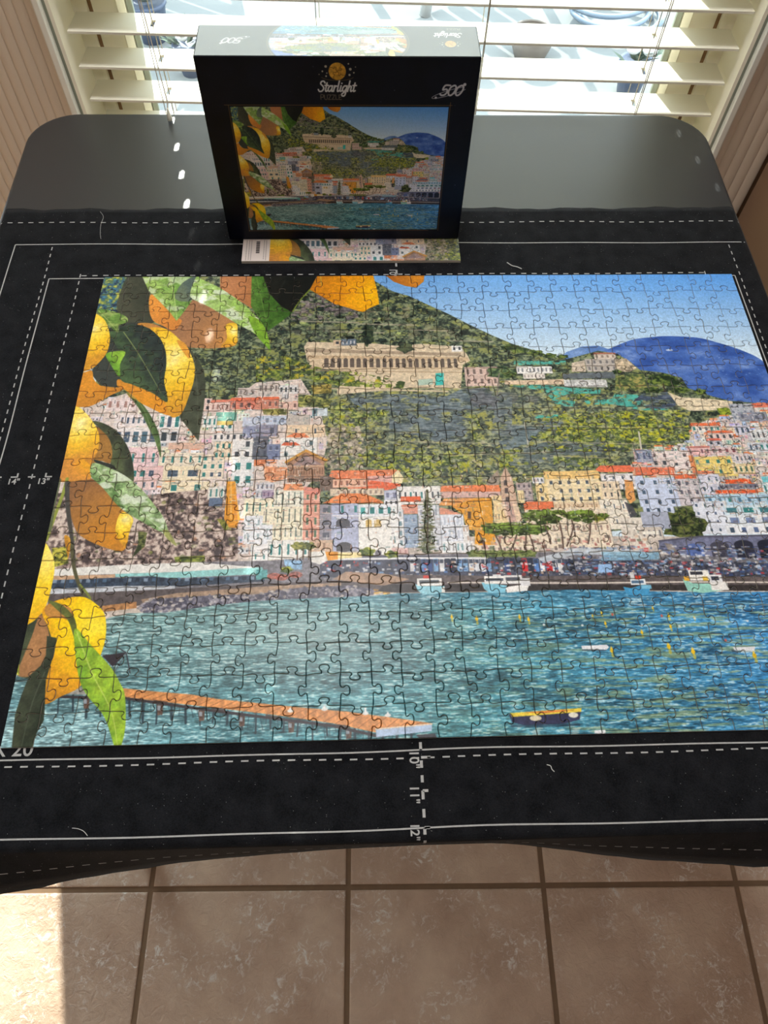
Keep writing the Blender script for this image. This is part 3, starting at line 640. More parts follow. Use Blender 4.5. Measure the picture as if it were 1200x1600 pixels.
    cv.fill(B1((810, 130), (848, 45), (900, 130), (935, 280), (945, 340), (820, 340)), (202, 172, 150), 1, .1, 6, 3); cv.fill(B1((815, 340), (945, 340), (985, 480), (870, 480)), (222, 196, 168), 1, .08, 6, 3); cv.fill(B1((835, 300), (900, 330), (935, 470), (880, 480)), (190, 158, 146), 1, .08, 6, 3)
    for x, y in ((850, 170), (857, 230), (865, 300)): cv.fill(B1((x - 13, y - 18), (x + 13, y - 18), (x + 13, y + 22), (x - 13, y + 22)), (86, 76, 76))
    cv.fill(B1((720, 140), (790, 70), (810, 130), (800, 190), (700, 190)), (150, 138, 126), .9, .2, 5, 4); h1(930, 170, 1050, 330, (170, 156, 156), 3, 3, (90, 84, 92)); h1(940, 230, 990, 330, (226, 208, 160), 3, 1, (150, 120, 90)); h1(990, 335, 1200, 400, (224, 118, 78), 0, 0)
    # right: cream hotel and blue-white houses
    h2 = lambda x0, y0, x1, y1, *a, **k: house(B2, x0, y0, x1, y1, *a, **k)
    h2(80, 205, 260, 410, (230, 206, 152), 2, 3, NV, None, 0, .24, .5); h2(180, 205, 640, 420, (230, 212, 172), 6, 3, [(84, 92, 104), NV], None, 0, .34, .42); cv.fill(B2((155, 145), (620, 135), (650, 190), (640, 205), (165, 210)), (232, 196, 128), 1, .07, 6, 3); h2(60, 195, 160, 245, (214, 214, 220), 3, 1, DK); h2(240, 410, 780, 470, (222, 200, 168), 14, 1, (180, 150, 120)); h2(0, 405, 240, 455, (224, 120, 80), 0, 0)
    h2(640, 165, 940, 300, (226, 222, 222), 4, 2, NV, None, 0, .2, .36); cv.fill(B2((600, 130), (640, 95), (1000, 92), (1015, 150), (640, 150)), (224, 116, 84), 1, .1, 5, 3); h2(640, 230, 800, 380, (226, 208, 180), 3, 2, DK, None, 0, .24, .45); cv.fill(B2((850, 215), (920, 225), (945, 390), (900, 420), (860, 360)), (220, 158, 96), 1, .08, 5, 3); h2(630, 380, 870, 640, (230, 222, 206), 3, 2, NV, None, 0, .12, .3); h2(940, 175, 1200, 520, (196, 206, 226), 3, 4, [NV, (56, 74, 96)], None, 0, .3, .36); h2(800, 540, 1020, 800, (222, 214, 202), 5, 3, (190, 180, 168), None, 0, .5, .4); h2(1020, 520, 1200, 640, (150, 158, 176), 0, 0)
    cv.fill(B2((850, 400), (920, 440), (960, 520), (900, 540)), (70, 70, 78), .9); cv.fill(B2((940, 150), (1200, 145), (1200, 175), (940, 178)), (222, 104, 76), 1, .1)
    # far right hillside houses
    rt = B3((560, 250), (700, 190), (900, 150), (1000, 60), (1500, 60), (2400, 200), (2400, 1400), (650, 930), (60, 640), (60, 470), (300, 430), (520, 400))
    cv.fill(rt, (206, 196, 190), 1, .1, 6, 5); filler(rt, 420, [WH, CR, PK, (206, 206, 212), LB, (196, 186, 186), PE], (9, 24), 8, [DK, TL, NV, (90, 80, 84)])
    h3 = lambda x0, y0, x1, y1, *a, **k: house(B3, x0, y0, x1, y1, *a, **k)
    h3(540, 245, 790, 300, (222, 214, 204), 5, 1, [TL, NV], (222, 112, 74), 7); h3(680, 305, 900, 370, (222, 200, 194), 4, 1, DK, (220, 104, 66), 5); h3(680, 370, 800, 420, (206, 206, 220), 2, 1, DK, (214, 110, 90), 5); h3(510, 430, 700, 500, (222, 178, 176), 4, 1, (110, 80, 90), (216, 130, 120), 3); h3(180, 460, 520, 620, (224, 210, 206), 4, 2, [DK, (110, 90, 96)], None, 0, .28, .36)
    h3(540, 510, 900, 680, (228, 204, 120), 4, 2, TL, None, 0, .3, .34); h3(520, 500, 560, 630, (222, 140, 90), 0, 0); h3(700, 430, 930, 490, (214, 190, 190), 4, 1, (120, 60, 70)); h3(880, 490, 1050, 560, (216, 208, 210), 5, 1, NV); h3(890, 570, 1070, 660, (228, 206, 160), 4, 1, (60, 100, 84)); h3(60, 600, 400, 670, (224, 122, 90), 0, 0); h3(200, 530, 350, 600, (214, 196, 190), 2, 1, DK); h3(390, 660, 580, 705, (222, 112, 74), 0, 0); h3(560, 630, 740, 660, (220, 120, 84), 0, 0); h3(60, 450, 200, 560, (150, 156, 176), 3, 1, (84, 92, 120))
    h3(590, 660, 780, 830, (206, 206, 220), 3, 2, NV, None, 0, .26, .4); h3(60, 690, 400, 940, (196, 206, 228), 3, 3, [NV, (70, 90, 110)], None, 0, .24, .4); h3(400, 700, 600, 930, (200, 192, 196), 3, 3, (84, 84, 98)); h3(830, 705, 1050, 740, (226, 92, 50), 0, 0); h3(780, 745, 1110, 790, (120, 120, 136), 8, 1, (70, 70, 84)); h3(750, 795, 1110, 825, (224, 96, 56), 0, 0); h3(1140, 680, 1300, 730, (110, 190, 200), 0, 0); h3(1140, 730, 1400, 830, (214, 222, 226), 6, 1, TL)
    h3(860, 60, 1060, 200, (176, 180, 190), 4, 3, (112, 120, 136)); h3(1060, 55, 1200, 90, (216, 110, 84), 0, 0); h3(940, 130, 1180, 210, (140, 144, 160), 4, 1, (90, 94, 110)); h3(900, 240, 1040, 330, (196, 196, 212), 3, 1, NV); h3(1040, 280, 1300, 370, (216, 218, 220), 6, 1, [TL, DK]); h3(1020, 390, 1400, 470, (206, 212, 222), 8, 1, [TL, NV])
    h4 = lambda x0, y0, x1, y1, *a, **k: house(B4, x0, y0, x1, y1, *a, **k)
    h4(600, 140, 1700, 240, (176, 206, 226), 12, 1, [TL, (70, 110, 140)], None, 0, .3, .4); h4(480, 200, 800, 510, (216, 220, 230), 4, 4, [NV, (90, 104, 130)], None, 0, .26, .36); h4(770, 240, 1700, 330, (206, 222, 232), 6, 1, [TL, (50, 110, 120)], None, 0, .6, .5); h4(800, 330, 1700, 430, (222, 228, 234), 6, 1, (110, 130, 170), None, 0, .55, .5); h4(800, 430, 1700, 510, (228, 230, 234), 8, 1, [NV, (80, 100, 140)], None, 0, .36, .6)
    bars(B4, 820, 375, 1700, 405, 6, 1, [(196, 70, 56), (120, 120, 140)], .3, .7); clump(B4((410, 410))[0], (46, 36), (30, 40, 28), (62, 76, 44), (104, 112, 60), 33); clump(B4((470, 450))[0], (34, 24), (30, 40, 28), (66, 78, 46), (110, 116, 64), 34)
    h4(0, 300, 260, 460, (166, 172, 190), 0, 0); h4(0, 440, 200, 560, (206, 196, 184), 4, 1, (120, 120, 124)); h4(20, 480, 180, 510, (230, 226, 214), 0, 0)
    # arcade of the road wall
    cv.fill(B4((180, 570), (560, 525), (1700, 505), (1700, 770), (400, 780), (180, 640)), (112, 116, 142), 1, .16, 7, 4); cv.stroke(B4((180, 572), (560, 530), (1700, 510)), 4, (84, 84, 100))
    for x, w, y0, c_ in ((500, 80, 600, (88, 110, 168)), (735, 88, 580, (70, 70, 84)), (960, 88, 565, (46, 48, 62)), (1180, 92, 560, (38, 42, 56)), (1410, 92, 555, (40, 44, 58)), (1640, 92, 550, (40, 44, 58))):
        c0 = B4((x, y0), (x + w, y0), (x, 750)); W_ = c0[1][0] - c0[0][0]; cv.fill([(c0[0][0] - W_, c0[0][1] + W_ * .5), (c0[0][0] + W_, c0[0][1] + W_ * .5), (c0[0][0] + W_, c0[2][1]), (c0[0][0] - W_, c0[2][1])], c_, 1, .15, 5); cv.ellipse((c0[0][0], c0[0][1] + W_ * .5), (W_, W_ * .55), c_, 1)
    cv.fill(B4((230, 590), (300, 600), (420, 760), (330, 770)), (150, 140, 130), .9, .15)
    # ---- araucaria and umbrella pines
    house(B1, 160, 345, 330, 700, (206, 208, 214), 3, 3, (150, 156, 168), None, 0, .3, .4)
    house(B1, 610, 660, 1110, 745, (222, 208, 190), 12, 1, (130, 110, 104)); house(B1, 770, 490, 1130, 670, (226, 210, 182), 9, 2, (170, 140, 120)); house(B2, 0, 470, 700, 800, (226, 212, 190), 14, 3, (160, 130, 116), None, 0, .3, .4)
    for k in range(16):
        f = k / 15; y = 285 + f * 400; w = 34 + f * 62; c0 = B1((240, y - 8), (240 + w, y + 16), (240 - w, y + 16), (240, y + 40))
        cv.fill([c0[0], c0[1], c0[3], c0[2]], rnd.choice(((84, 92, 60), (104, 108, 66), (66, 76, 52))), .95, .35, 4, k % 5, (5, 4, 4, .6))
    cv.stroke(B1((238, 240), (242, 690)), 3, (70, 60, 48)); cv.stroke(B1((238, 230), (239, 300)), 5, (96, 96, 66), 1)
    def pine(f, cx, cy, rx, ry, trunks):
        for (x0, y0, x1, y1) in trunks: cv.stroke(f((x0, y0), ((x0 + x1) / 2 + 6, (y0 + y1) / 2), (x1, y1)), 3.2, (92, 74, 66))
        for k in range(40):
            a = rnd.uniform(0, 6.283); r = rnd.random() ** .5; x, y = cx + rx * r * math.cos(a), cy + ry * r * math.sin(a)
            lit = .5 - .5 * r * math.sin(a); g = (62 + 50 * lit, 80 + 54 * lit, 38 + 16 * lit); s0 = f((x, y), (x + rx * .22, y))
            W_ = s0[1][0] - s0[0][0]; clump(s0[0], (W_, W_ * .45), tuple(v * .55 for v in g), g, tuple(min(255, v * 1.35) for v in g), k)
    for k in range(140):
        x, y = rnd.uniform(735, 1010), rnd.uniform(835, 868); g = rnd.choice(((226, 214, 200), (150, 90, 84), (96, 84, 80), (206, 176, 150), (90, 106, 80), (214, 150, 140)))
        cv.fill(rect(PH, x, y, x + rnd.uniform(2, 9), y + rnd.uniform(2, 6)), g, .7)
    pine(B1, 900, 530, 250, 38, [(690, 680, 640, 560), (820, 700, 770, 580), (880, 720, 940, 570), (1000, 690, 1010, 560), (1080, 720, 1030, 560)]); pine(B2, 180, 525, 185, 58, [(220, 760, 170, 600), (330, 800, 300, 590), (360, 780, 420, 600)]); pine(B2, 520, 525, 170, 46, [(430, 700, 400, 560), (540, 760, 560, 580)]); pine(B1, 1110, 430, 90, 40, [])
    cv.fill(B2((600, 500), (690, 560), (600, 580)), (150, 150, 44), .6, .3, 5, 3, (8, 6, 7, .2))
    for poly_, n_ in ((lt, 1500), (rt, 1800), (PH((375, 745), (640, 735), (1000, 735), (1000, 845), (375, 868)), 1300)):
        m_ = cv.mask(poly_, 1); sl, cov = m_; yy, xx = np.nonzero(cov > .5)
        for k in range(n_):                           # balconies, cornices, shutters: fine facade detail
            i = rnd.randrange(len(yy)); x_, y_ = xx[i] + sl[1].start, yy[i] + sl[0].start; w_, h_ = rnd.choice(((5, .8), (8, .7), (1.1, 2.2), (1.6, 1.6), (.8, 5)))
            c_ = rnd.choice(((250, 246, 240), (120, 112, 110), (88, 92, 98), (196, 150, 130), (236, 226, 206), (92, 126, 124)))
            cv.fill([(x_ - w_, y_ - h_), (x_ + w_, y_ - h_), (x_ + w_, y_ + h_), (x_ - w_, y_ + h_)], c_, rnd.uniform(.3, .75))
    # ---- promenade, cars, harbour wall
    cv.fill(PH((60, 892), (300, 878), (420, 876), (520, 868), (900, 862), (1420, 880), (1420, 905), (700, 905), (420, 912), (60, 935)), (120, 118, 124), 1, .2, 6, 6)
    cv.fill(C5((240, 118), (560, 98), (920, 85), (1200, 108), (1200, 122), (800, 132), (540, 140), (250, 150)), (222, 220, 214), 1, .05); cv.fill(C5((540, 140), (800, 132), (1230, 108), (1240, 140), (810, 160), (700, 150), (540, 155)), (146, 200, 198), 1, .08)
    cv.fill(C5((240, 150), (540, 142), (540, 156), (240, 170)), (200, 164, 132), 1, .1); cv.fill(C5((230, 170), (560, 158), (720, 152), (820, 165), (1240, 145), (1240, 175), (820, 200), (560, 200), (230, 210)), (58, 70, 86), 1, .25, 6); bars(C5, 240, 165, 1240, 185, 26, 1, [(90, 120, 150), (40, 48, 60), (150, 170, 190)], .5, .8, .7)
    cv.fill(C5((230, 210), (560, 196), (820, 196), (820, 210), (600, 222), (230, 236)), (196, 200, 206), .9, .12); cv.fill(C5((225, 235), (600, 220), (1000, 200), (1260, 185), (1700, 165), (1700, 195), (1240, 230), (860, 250), (640, 290), (480, 310), (225, 300)), (92, 84, 84), 1, .14, 8, 7); cv.fill(C5((660, 260), (830, 230), (1210, 200), (1600, 180), (1600, 200), (1200, 235), (840, 255), (680, 290)), (176, 148, 122), .85, .18, 6, 7)
    cv.fill(C5((480, 290), (640, 270), (640, 300), (480, 318)), (176, 128, 84), 1, .2)
    rocks = C5((640, 300), (700, 260), (830, 250), (1000, 240), (1200, 235), (1400, 205), (1700, 190), (1780, 215), (1740, 240), (1500, 255), (1200, 268), (1000, 290), (850, 320), (690, 330))
    cv.fill(rocks, (96, 94, 108), 1, .3, 6, 8)
    m_ = cv.mask(rocks, 1); sl, cov = m_; yy, xx = np.nonzero(cov > .5)
    for k in range(420):
        i = rnd.randrange(len(yy)); g = rnd.choice(((66, 66, 80), (120, 118, 132), (156, 152, 160), (84, 82, 96), (178, 170, 164)))
        cv.ellipse((xx[i] + sl[1].start, yy[i] + sl[0].start), (rnd.uniform(2, 6), rnd.uniform(1.6, 4)), g, .85, .2, 4, k % 4, rnd.uniform(-.5, .5))
    for k in range(16): cv.ellipse(PH((rnd.uniform(586, 606), rnd.uniform(920, 928)))[0], (rnd.uniform(3, 6), rnd.uniform(2, 4)), rnd.choice(((206, 160, 70), (226, 190, 100), (160, 120, 60))), .9)
    # right side promenade
    cv.fill(PH((500, 872), (620, 868), (760, 870), (1420, 885), (1420, 905), (500, 902)), (70, 74, 90), 1, .3, 6, 9); cv.stroke(PH((505, 874), (640, 872), (760, 872)), 5, (222, 222, 224)); cv.fill(A7((540, 660), (640, 660), (640, 720), (560, 730)), (222, 150, 50), 1, .1); cv.fill(A7((640, 665), (830, 668), (830, 705), (640, 715)), (234, 218, 160), 1, .05)
    cv.fill(A7((430, 660), (540, 655), (560, 730), (500, 760), (430, 740)), (222, 220, 214), 1, .08); cv.fill(A7((220, 720), (360, 730), (360, 800), (280, 800), (220, 760)), (140, 176, 206), 1, .2, 4); cv.fill(A7((0, 800), (90, 800), (90, 870), (0, 880)), (96, 160, 160), 1, .2, 5)
    for x in (325, 370, 415): cv.stroke(A7((x, 620), (x - 3, 720)), 2.4, (90, 70, 54)); clump(A7((x, 615))[0], (13, 9), (56, 66, 30), (110, 116, 50), (160, 156, 80), x)
    for x, y in ((140, 850), (310, 840), (200, 860)): cv.ellipse(A7((x, y))[0], (14, 7), (160, 90, 76), .8, .4, 4, 3)
    for x, y, r in ((870, 660, 16), (1060, 680, 14), (240, 800, 12)): clump(A7((x, y))[0], (r, r * .6), (60, 80, 36), (116, 130, 50), (180, 180, 80), x)
    for x in range(600, 1090, 55): clump(B1((x, 725))[0], (14, 8), (60, 80, 44), (96, 110, 60), (140, 150, 90), x)
    cars = [(220, 224, 230), (90, 130, 190), (60, 80, 130), (200, 60, 60), (230, 230, 232), (40, 46, 60), (130, 170, 210), (96, 100, 110), (226, 226, 226)]
    for x in np.arange(640, 895, 9.2):
        c_ = rnd.choice(cars); cv.fill(rect(PH, x, 873 + rnd.uniform(-1, 1), x + 7.4, 893), c_, .95, .1); cv.fill(rect(PH, x + .8, 874, x + 6.6, 880), (50, 60, 78), .85)
    cv.fill(rect(PH, 815, 878, 824, 892), (206, 50, 56), .95); cv.fill(rect(PH, 853, 877, 862, 892), (206, 50, 56), .95)
    for k in range(420):
        x, y = rnd.uniform(500, 1230), rnd.uniform(876, 899); g = rnd.choice(cars + [(150, 60, 60), (206, 176, 150), (214, 220, 228), (60, 66, 80)])
        cv.fill(rect(PH, x, y, x + rnd.uniform(2, 7), y + rnd.uniform(1.5, 4)), g, .75)
    for k in range(620):
        x, y = rnd.uniform(880, 1230), rnd.uniform(852, 896); g = rnd.choice(cars + [(200, 190, 180), (60, 90, 150), (226, 226, 230), (150, 176, 206), (120, 110, 120)])
        cv.fill(rect(PH, x, y, x + rnd.uniform(2, 9), y + rnd.uniform(1.5, 3.5)), g, .6)
    cv.fill(PH((840, 872), (900, 856), (1000, 860), (1000, 868), (900, 866), (850, 880)), (196, 206, 214), .8, .1); cv.fill(B6((205, 120), (280, 115), (290, 165), (205, 168)), (150, 186, 226), 1, .05)
    cv.fill(PH((540, 895), (640, 898), (800, 900), (1000, 899), (1420, 903), (1420, 922), (900, 921), (620, 925), (560, 917)), (96, 88, 88), 1, .2, 7, 9); cv.fill(PH((600, 913), (1420, 914), (1420, 924), (900, 922), (620, 926), (590, 924)), (56, 52, 52), 1, .2, 7, 9)
    cv.stroke(PH((700, 910), (900, 911), (1080, 909), (1420, 911)), 3.2, (216, 206, 196)); cv.fill(PH((540, 893), (600, 896), (640, 905), (600, 915), (520, 905)), (170, 140, 116), .9, .15)
    cv.fill(PH((940, 862), (1030, 862), (1030, 874), (940, 876)), (130, 180, 206), .7, .2, 4)
    # ---- water
    wl = PH((150, 975), (170, 965), (200, 958), (260, 957), (333, 946), (400, 939), (500, 934), (580, 931), (620, 927), (760, 925), (900, 921), (1080, 925), (1420, 924), (1420, 1180), (-60, 1180), (0, 1100), (60, 1000))
    m_ = cv.mask(wl); sl, cov = m_
    xx, yy = XX[sl] / CW, YY[sl]; v = np.clip((yy - wl[:, 1].min()) / (CH - wl[:, 1].min()), 0, 1)
    base = np.zeros(cov.shape + (3,))
    for k, (a, b_, c_, d_) in enumerate(zip((122, 148, 144), (78, 138, 148), (64, 132, 172), (62, 130, 196))):
        base[..., k] = np.interp(xx, [0.05, .5, .72, 1.0], [a, b_, c_, d_])
    bot = np.zeros_like(base)
    for k, (a, b_, c_, d_) in enumerate(zip((94, 142, 154), (70, 130, 138), (66, 134, 166), (64, 132, 190))): bot[..., k] = np.interp(xx, [.05, .5, .72, 1], [a, b_, c_, d_])
    base = base * (1 - v[..., None]) + bot * v[..., None]
    s1, s2, s3 = cv.noise(20, 2.3, 3, 101)[sl], cv.noise(150, 34, 3, 102)[sl], cv.noise(8, 1.7, 2, 103)[sl]
    base *= (1 + (s1 - .5) * .72 + (s3 - .5) * .5 + (s2 - .5) * .35)[..., None]
    lite = np.clip((s1 + s3 - 1.2) * 2.4, 0, .7)[..., None]; base = base * (1 - lite) + np.array([206, 222, 218.]) * lite
    yel = (np.clip((cv.noise(46, 4, 3, 104)[sl] - .58) * 4, 0, .6) * np.clip((xx - .45) * 4, 0, 1) * np.clip((v - .08) * 8, 0, 1))[..., None]; base = base * (1 - yel) + np.array([150, 164, 110.]) * yel
    gl = (np.clip(1 - np.abs(xx - .33) / .2, 0, 1) * np.clip(1 - np.abs(v - .3) / .42, 0, 1) * .5)[..., None]; base = base * (1 - gl) + np.array([176, 184, 178.]) * gl
    nearw = np.clip(1 - v / .12, 0, 1)[..., None] * np.clip((xx - .2) * 3, 0, .7)[..., None]; base = base * (1 - nearw * .5) + np.array([50, 120, 160.]) * nearw * .5
    lc = (np.clip(1 - xx / .25, 0, 1) * np.clip((v - .72) * 6, 0, 1) * .6)[..., None]; base = base * (1 - lc) + (np.array([176, 206, 206.]) * (1 + (s3 - .5)[..., None] * .9)) * lc
    cv.blend(sl, cov, np.clip(base / 255, 0, 1))
    # ---- boats and buoys
    def boat(f, hull, hc, cabin, deck=(232, 230, 226)):
        cv.fill(f(*hull), hc, 1, .06)
        for x0, y0, x1, y1, c_ in cabin: cv.fill(rect(f, x0, y0, x1, y1), c_, 1, .04)
    boat(B5, [(275, 250), (320, 262), (460, 262), (455, 295), (400, 314), (320, 312), (290, 290)], (150, 206, 220), [(285, 215, 440, 262, (232, 230, 226)), (300, 226, 425, 246, (96, 104, 110)), (325, 196, 360, 214, (206, 70, 60)), (440, 268, 460, 300, (222, 222, 218))])
    boat(B5, [(690, 240), (780, 250), (850, 258), (835, 306), (740, 306), (705, 280)], (130, 196, 218), [(705, 200, 835, 250, (236, 234, 230)), (715, 214, 825, 232, (84, 92, 104)), (760, 190, 810, 204, (226, 226, 226))])
    boat(B5, [(840, 268), (990, 248), (975, 292), (850, 305)], (236, 234, 230), [(830, 195, 940, 250, (226, 226, 224)), (840, 208, 930, 226, (80, 84, 94)), (930, 215, 990, 262, (214, 214, 216))])
    boat(B6, [(352, 250), (400, 258), (455, 240), (515, 240), (500, 298), (430, 305), (370, 290)], (70, 150, 196), [(392, 205, 480, 240, (226, 230, 232)), (400, 214, 470, 230, (80, 110, 140)), (420, 184, 455, 206, (206, 70, 50)), (388, 165, 412, 205, (206, 206, 206)), (455, 240, 515, 262, (120, 186, 216))])
    boat(B6, [(700, 205), (760, 230), (860, 232), (960, 225), (940, 270), (820, 288), (730, 275)], (150, 206, 190), [(730, 155, 850, 215, (236, 234, 226)), (742, 162, 815, 180, (60, 62, 70)), (850, 180, 925, 225, (226, 226, 226)), (865, 190, 910, 212, (60, 64, 76)), (860, 225, 960, 272, (232, 230, 226)), (705, 190, 735, 215, (222, 170, 60)), (815, 190, 845, 214, (226, 190, 70))])
    for (x, y, w_, h_, c_, a) in ((671, 936, 24, 5, (206, 222, 226), .5), (790, 934, 36, 5, (206, 222, 226), .5), (996, 940, 12, 7, (206, 226, 232), .6), (1105, 938, 30, 7, (206, 226, 230), .6)):
        for k in range(10): cv.ellipse(PH((x + rnd.uniform(-w_, w_), y + rnd.uniform(-h_, h_)))[0], (rnd.uniform(5, 12), 1.3), c_, a)
    cv.fill(PH((908, 1009), (948, 1007), (952, 1011), (948, 1015), (910, 1014)), (226, 228, 232)); cv.stroke(PH((910, 1015.5), (946, 1016)), 2, (70, 80, 100)); cv.fill(PH((1145, 1011), (1180, 1010), (1179, 1017), (1148, 1016)), (222, 224, 228)); cv.stroke(PH((1144, 1016), (1152, 1019)), 3, (70, 80, 96)); cv.stroke(PH((1158, 1018), (1180, 1018)), 2, (200, 206, 210))
    for x, y, s_ in ((956, 1016, 4.2), (1045, 1010, 4.6), (1083, 1018, 4.6), (1179, 1024, 4.6), (706, 964, 3), (745, 967, 3.6), (812, 964, 3.2), (826, 968, 3.2), (940, 958, 2.4), (946, 974, 2.8), (1003, 988, 3.2), (1045, 962, 2.8), (1048, 979, 3), (926, 962, 2), (1085, 965, 2), (1020, 950, 2.2), (1210, 1000, 4), (1230, 1050, 4.5)):
        c0 = PH((x, y))[0]; s_ *= 1.35; cv.ellipse(c0, (s_ * .62, s_ * .9), (226, 186, 40)); cv.ellipse((c0[0] + .5, c0[1] + s_ * 1.7), (s_ * .5, s_ * .8), (206, 190, 70), .7); cv.ellipse((c0[0], c0[1] - s_ * .9), (s_ * .3, s_ * .5), (236, 206, 90))
    for x, y in ((957, 960), (1034, 962), (1134, 1000)): cv.ellipse(PH((x, y))[0], (2.4, 3), (206, 96, 80), .9)
    for x, y in ((1062, 978), (1069, 978), (1003, 977), (1168, 970), (910, 977), (850, 976), (560, 1002), (1086, 966)): cv.ellipse(PH((x, y))[0], (2.6, 2.4), (224, 228, 226), .9)
    cv.fill(PH((795, 1116), (850, 1112), (908, 1107), (906, 1124), (880, 1131), (820, 1133), (800, 1128)), (52, 54, 84), 1, .15, 6); cv.fill(PH((797, 1114), (850, 1110), (909, 1106), (908, 1112), (860, 1116), (800, 1120)), (226, 200, 70), 1, .1); cv.fill(PH((815, 1113), (880, 1109), (896, 1110), (850, 1114)), (206, 120, 60), 1, .15); cv.ellipse(PH((837, 1122))[0], (11, 5), (216, 206, 176)); cv.ellipse(PH((896, 1117))[0], (9, 5), (226, 222, 206))
    for x in (838, 897):
        for k in range(6): cv.ellipse(PH((x + rnd.uniform(-5, 5), 1138 + k * 3))[0], (8, 1.5), (206, 216, 206), .6)
    cv.stroke(PH((800, 1134), (905, 1132)), 5, (30, 50, 70), .6); cv.fill(PH((929, 1141), (946, 1140), (947, 1156), (935, 1157), (934, 1146), (929, 1146)), (226, 230, 232)); cv.stroke(PH((940, 1147), (941, 1156)), 3, (60, 84, 120))
    # ---- pier
    for x in np.arange(70, 650, 22):
        y = np.interp(x, [60, 190, 330, 520, 675], [1085, 1088, 1108, 1132, 1143]); cv.stroke(PH((x, y), (x + rnd.uniform(-2, 2), y + rnd.uniform(18, 36))), rnd.uniform(2.5, 5), (44, 56, 64), .85)
    for x in np.arange(200, 640, 9): cv.stroke(PH((x, np.interp(x, [190, 330, 520, 675], [1088, 1108, 1132, 1143]) + 4), (x + rnd.uniform(-4, 4), np.interp(x, [190, 330, 520, 675], [1088, 1108, 1132, 1143]) + rnd.uniform(10, 24))), 1.6, (40, 60, 70), .6)
    for x in (135, 250, 315, 378, 455, 545): y = np.interp(x, [60, 190, 330, 520, 675], [1088, 1092, 1112, 1136, 1146]); cv.fill(PH((x - 5, y), (x + 5, y), (x + 4, y + 16), (x - 4, y + 17)), (96, 70, 58), .9, .3, 4); cv.fill(PH((x - 4, y + 2), (x + 1, y + 2), (x + 1, y + 9), (x - 4, y + 9)), (170, 190, 206), .7)
    cv.stroke(PH((60, 1088), (190, 1090), (330, 1110), (520, 1134), (590, 1150)), 5, (60, 54, 58)); cv.fill(PH((60, 1072), (190, 1075), (190, 1086), (60, 1084)), (170, 150, 140), .7, .2, 5)
    cv.fill(PH((190, 1075), (240, 1080), (300, 1085), (340, 1092), (420, 1100), (480, 1106), (545, 1112), (620, 1122), (675, 1130), (675, 1136), (590, 1145), (520, 1130), (430, 1117), (330, 1105), (250, 1096), (190, 1088)), (216, 148, 90), 1, .16, 7, 5)
    for k in range(26):
        x = 200 + k * 18; y0 = np.interp(x, [190, 300, 420, 545, 675], [1075, 1085, 1100, 1112, 1130]); y1 = np.interp(x, [190, 330, 520, 600, 675], [1088, 1105, 1130, 1144, 1136]); cv.stroke(PH((x, y1), (x + 26, y0 + 4)), 1.6, (150, 92, 54), .7)
    for x, y in ((240, 1093), (330, 1104), (415, 1116), (525, 1131)): cv.fill(PH((x, y), (x + 22, y + 3), (x + 22, y + 9), (x, y + 6)), (70, 58, 56), .8)
    cv.fill(PH((587, 1140), (675, 1132), (675, 1142), (588, 1152)), (176, 196, 222), 1, .08); cv.stroke(PH((587, 1139), (675, 1131)), 2, (236, 220, 200)); cv.fill(PH((650, 1148), (680, 1146), (684, 1156), (660, 1158)), (60, 54, 60), .9)
    for x, y, h_ in ((571, 1111, 9), (606, 1116, 4), (507, 1106, 5), (454, 1109, 4)): cv.stroke(PH((x, y + h_ * .5), (x, y - h_ * .5)), 4, (230, 230, 228)); cv.ellipse(PH((x, y + h_ * .4))[0], (6, 3), (226, 226, 222))
    # dark bow behind the lowest lemon
    cv.fill(C5((478, 522), (592, 508), (560, 545), (528, 575)), (54, 48, 54)); cv.stroke(C5((545, 480), (592, 510), (610, 605)), 2, (60, 56, 62)); cv.stroke(C5((592, 512), (535, 600)), 1.6, (90, 90, 96))

    # ---- lemons and leaves in front
    def shade_fill(pts, stops, hx, hy, rad, tex=.06, seed=4, smooth=True, ts=5, aniso=1.0):
        P = spline(pts, 6) if smooth else np.asarray(pts)
        m_ = cv.mask(P)
        if m_ is None: return
        sl, cov = m_; d = np.hypot((XX[sl] - hx), (YY[sl] - hy) * aniso) / rad; d = np.clip(d + (cv.noise(18, seed=seed)[sl] - .5) * .16, 0, 1)
        cs = np.array([b for _, b in stops], float) / 255; xs = [a for a, _ in stops]
        c = np.stack([np.interp(d, xs, cs[:, k]) for k in range(3)], -1) * (1 + (cv.noise(ts, seed=seed + 1, octv=2)[sl] - .5) * 2 * tex)[..., None]
        cv.blend(sl, cov, np.clip(c, 0, 1))
    LEM = [(0, (250, 234, 160)), (.25, (246, 214, 80)), (.6, (236, 188, 44)), (1, (208, 148, 48))]
    SHD = [(0, (216, 150, 50)), (.5, (190, 126, 56)), (1, (150, 104, 66))]
    BRN = [(0, (176, 128, 84)), (.6, (160, 116, 78)), (1, (140, 100, 70))]
    def leaf(pts, c0, c1, rib=None, ribc=(170, 190, 120), vein=True, tex=.12, seed=6, smooth=True, lite=None):
        P = spline(pts, 5) if smooth else np.asarray(pts); m_ = cv.mask(P)
        if m_ is None: return
        sl, cov = m_; a, b_ = (rib[0], rib[-1]) if rib is not None else (P[0], P[len(P) // 2]); dx, dy = b_[0] - a[0], b_[1] - a[1]; L = math.hypot(dx, dy) + 1e-6
        nrm = ((XX[sl] - a[0]) * -dy + (YY[sl] - a[1]) * dx) / L; al = ((XX[sl] - a[0]) * dx + (YY[sl] - a[1]) * dy) / L
        t_ = np.clip(.5 + nrm / (L * .35) + (cv.noise(14, seed=seed)[sl] - .5) * .9, 0, 1)[..., None]
        c = np.array(c0) * (1 - t_) + np.array(c1) * t_
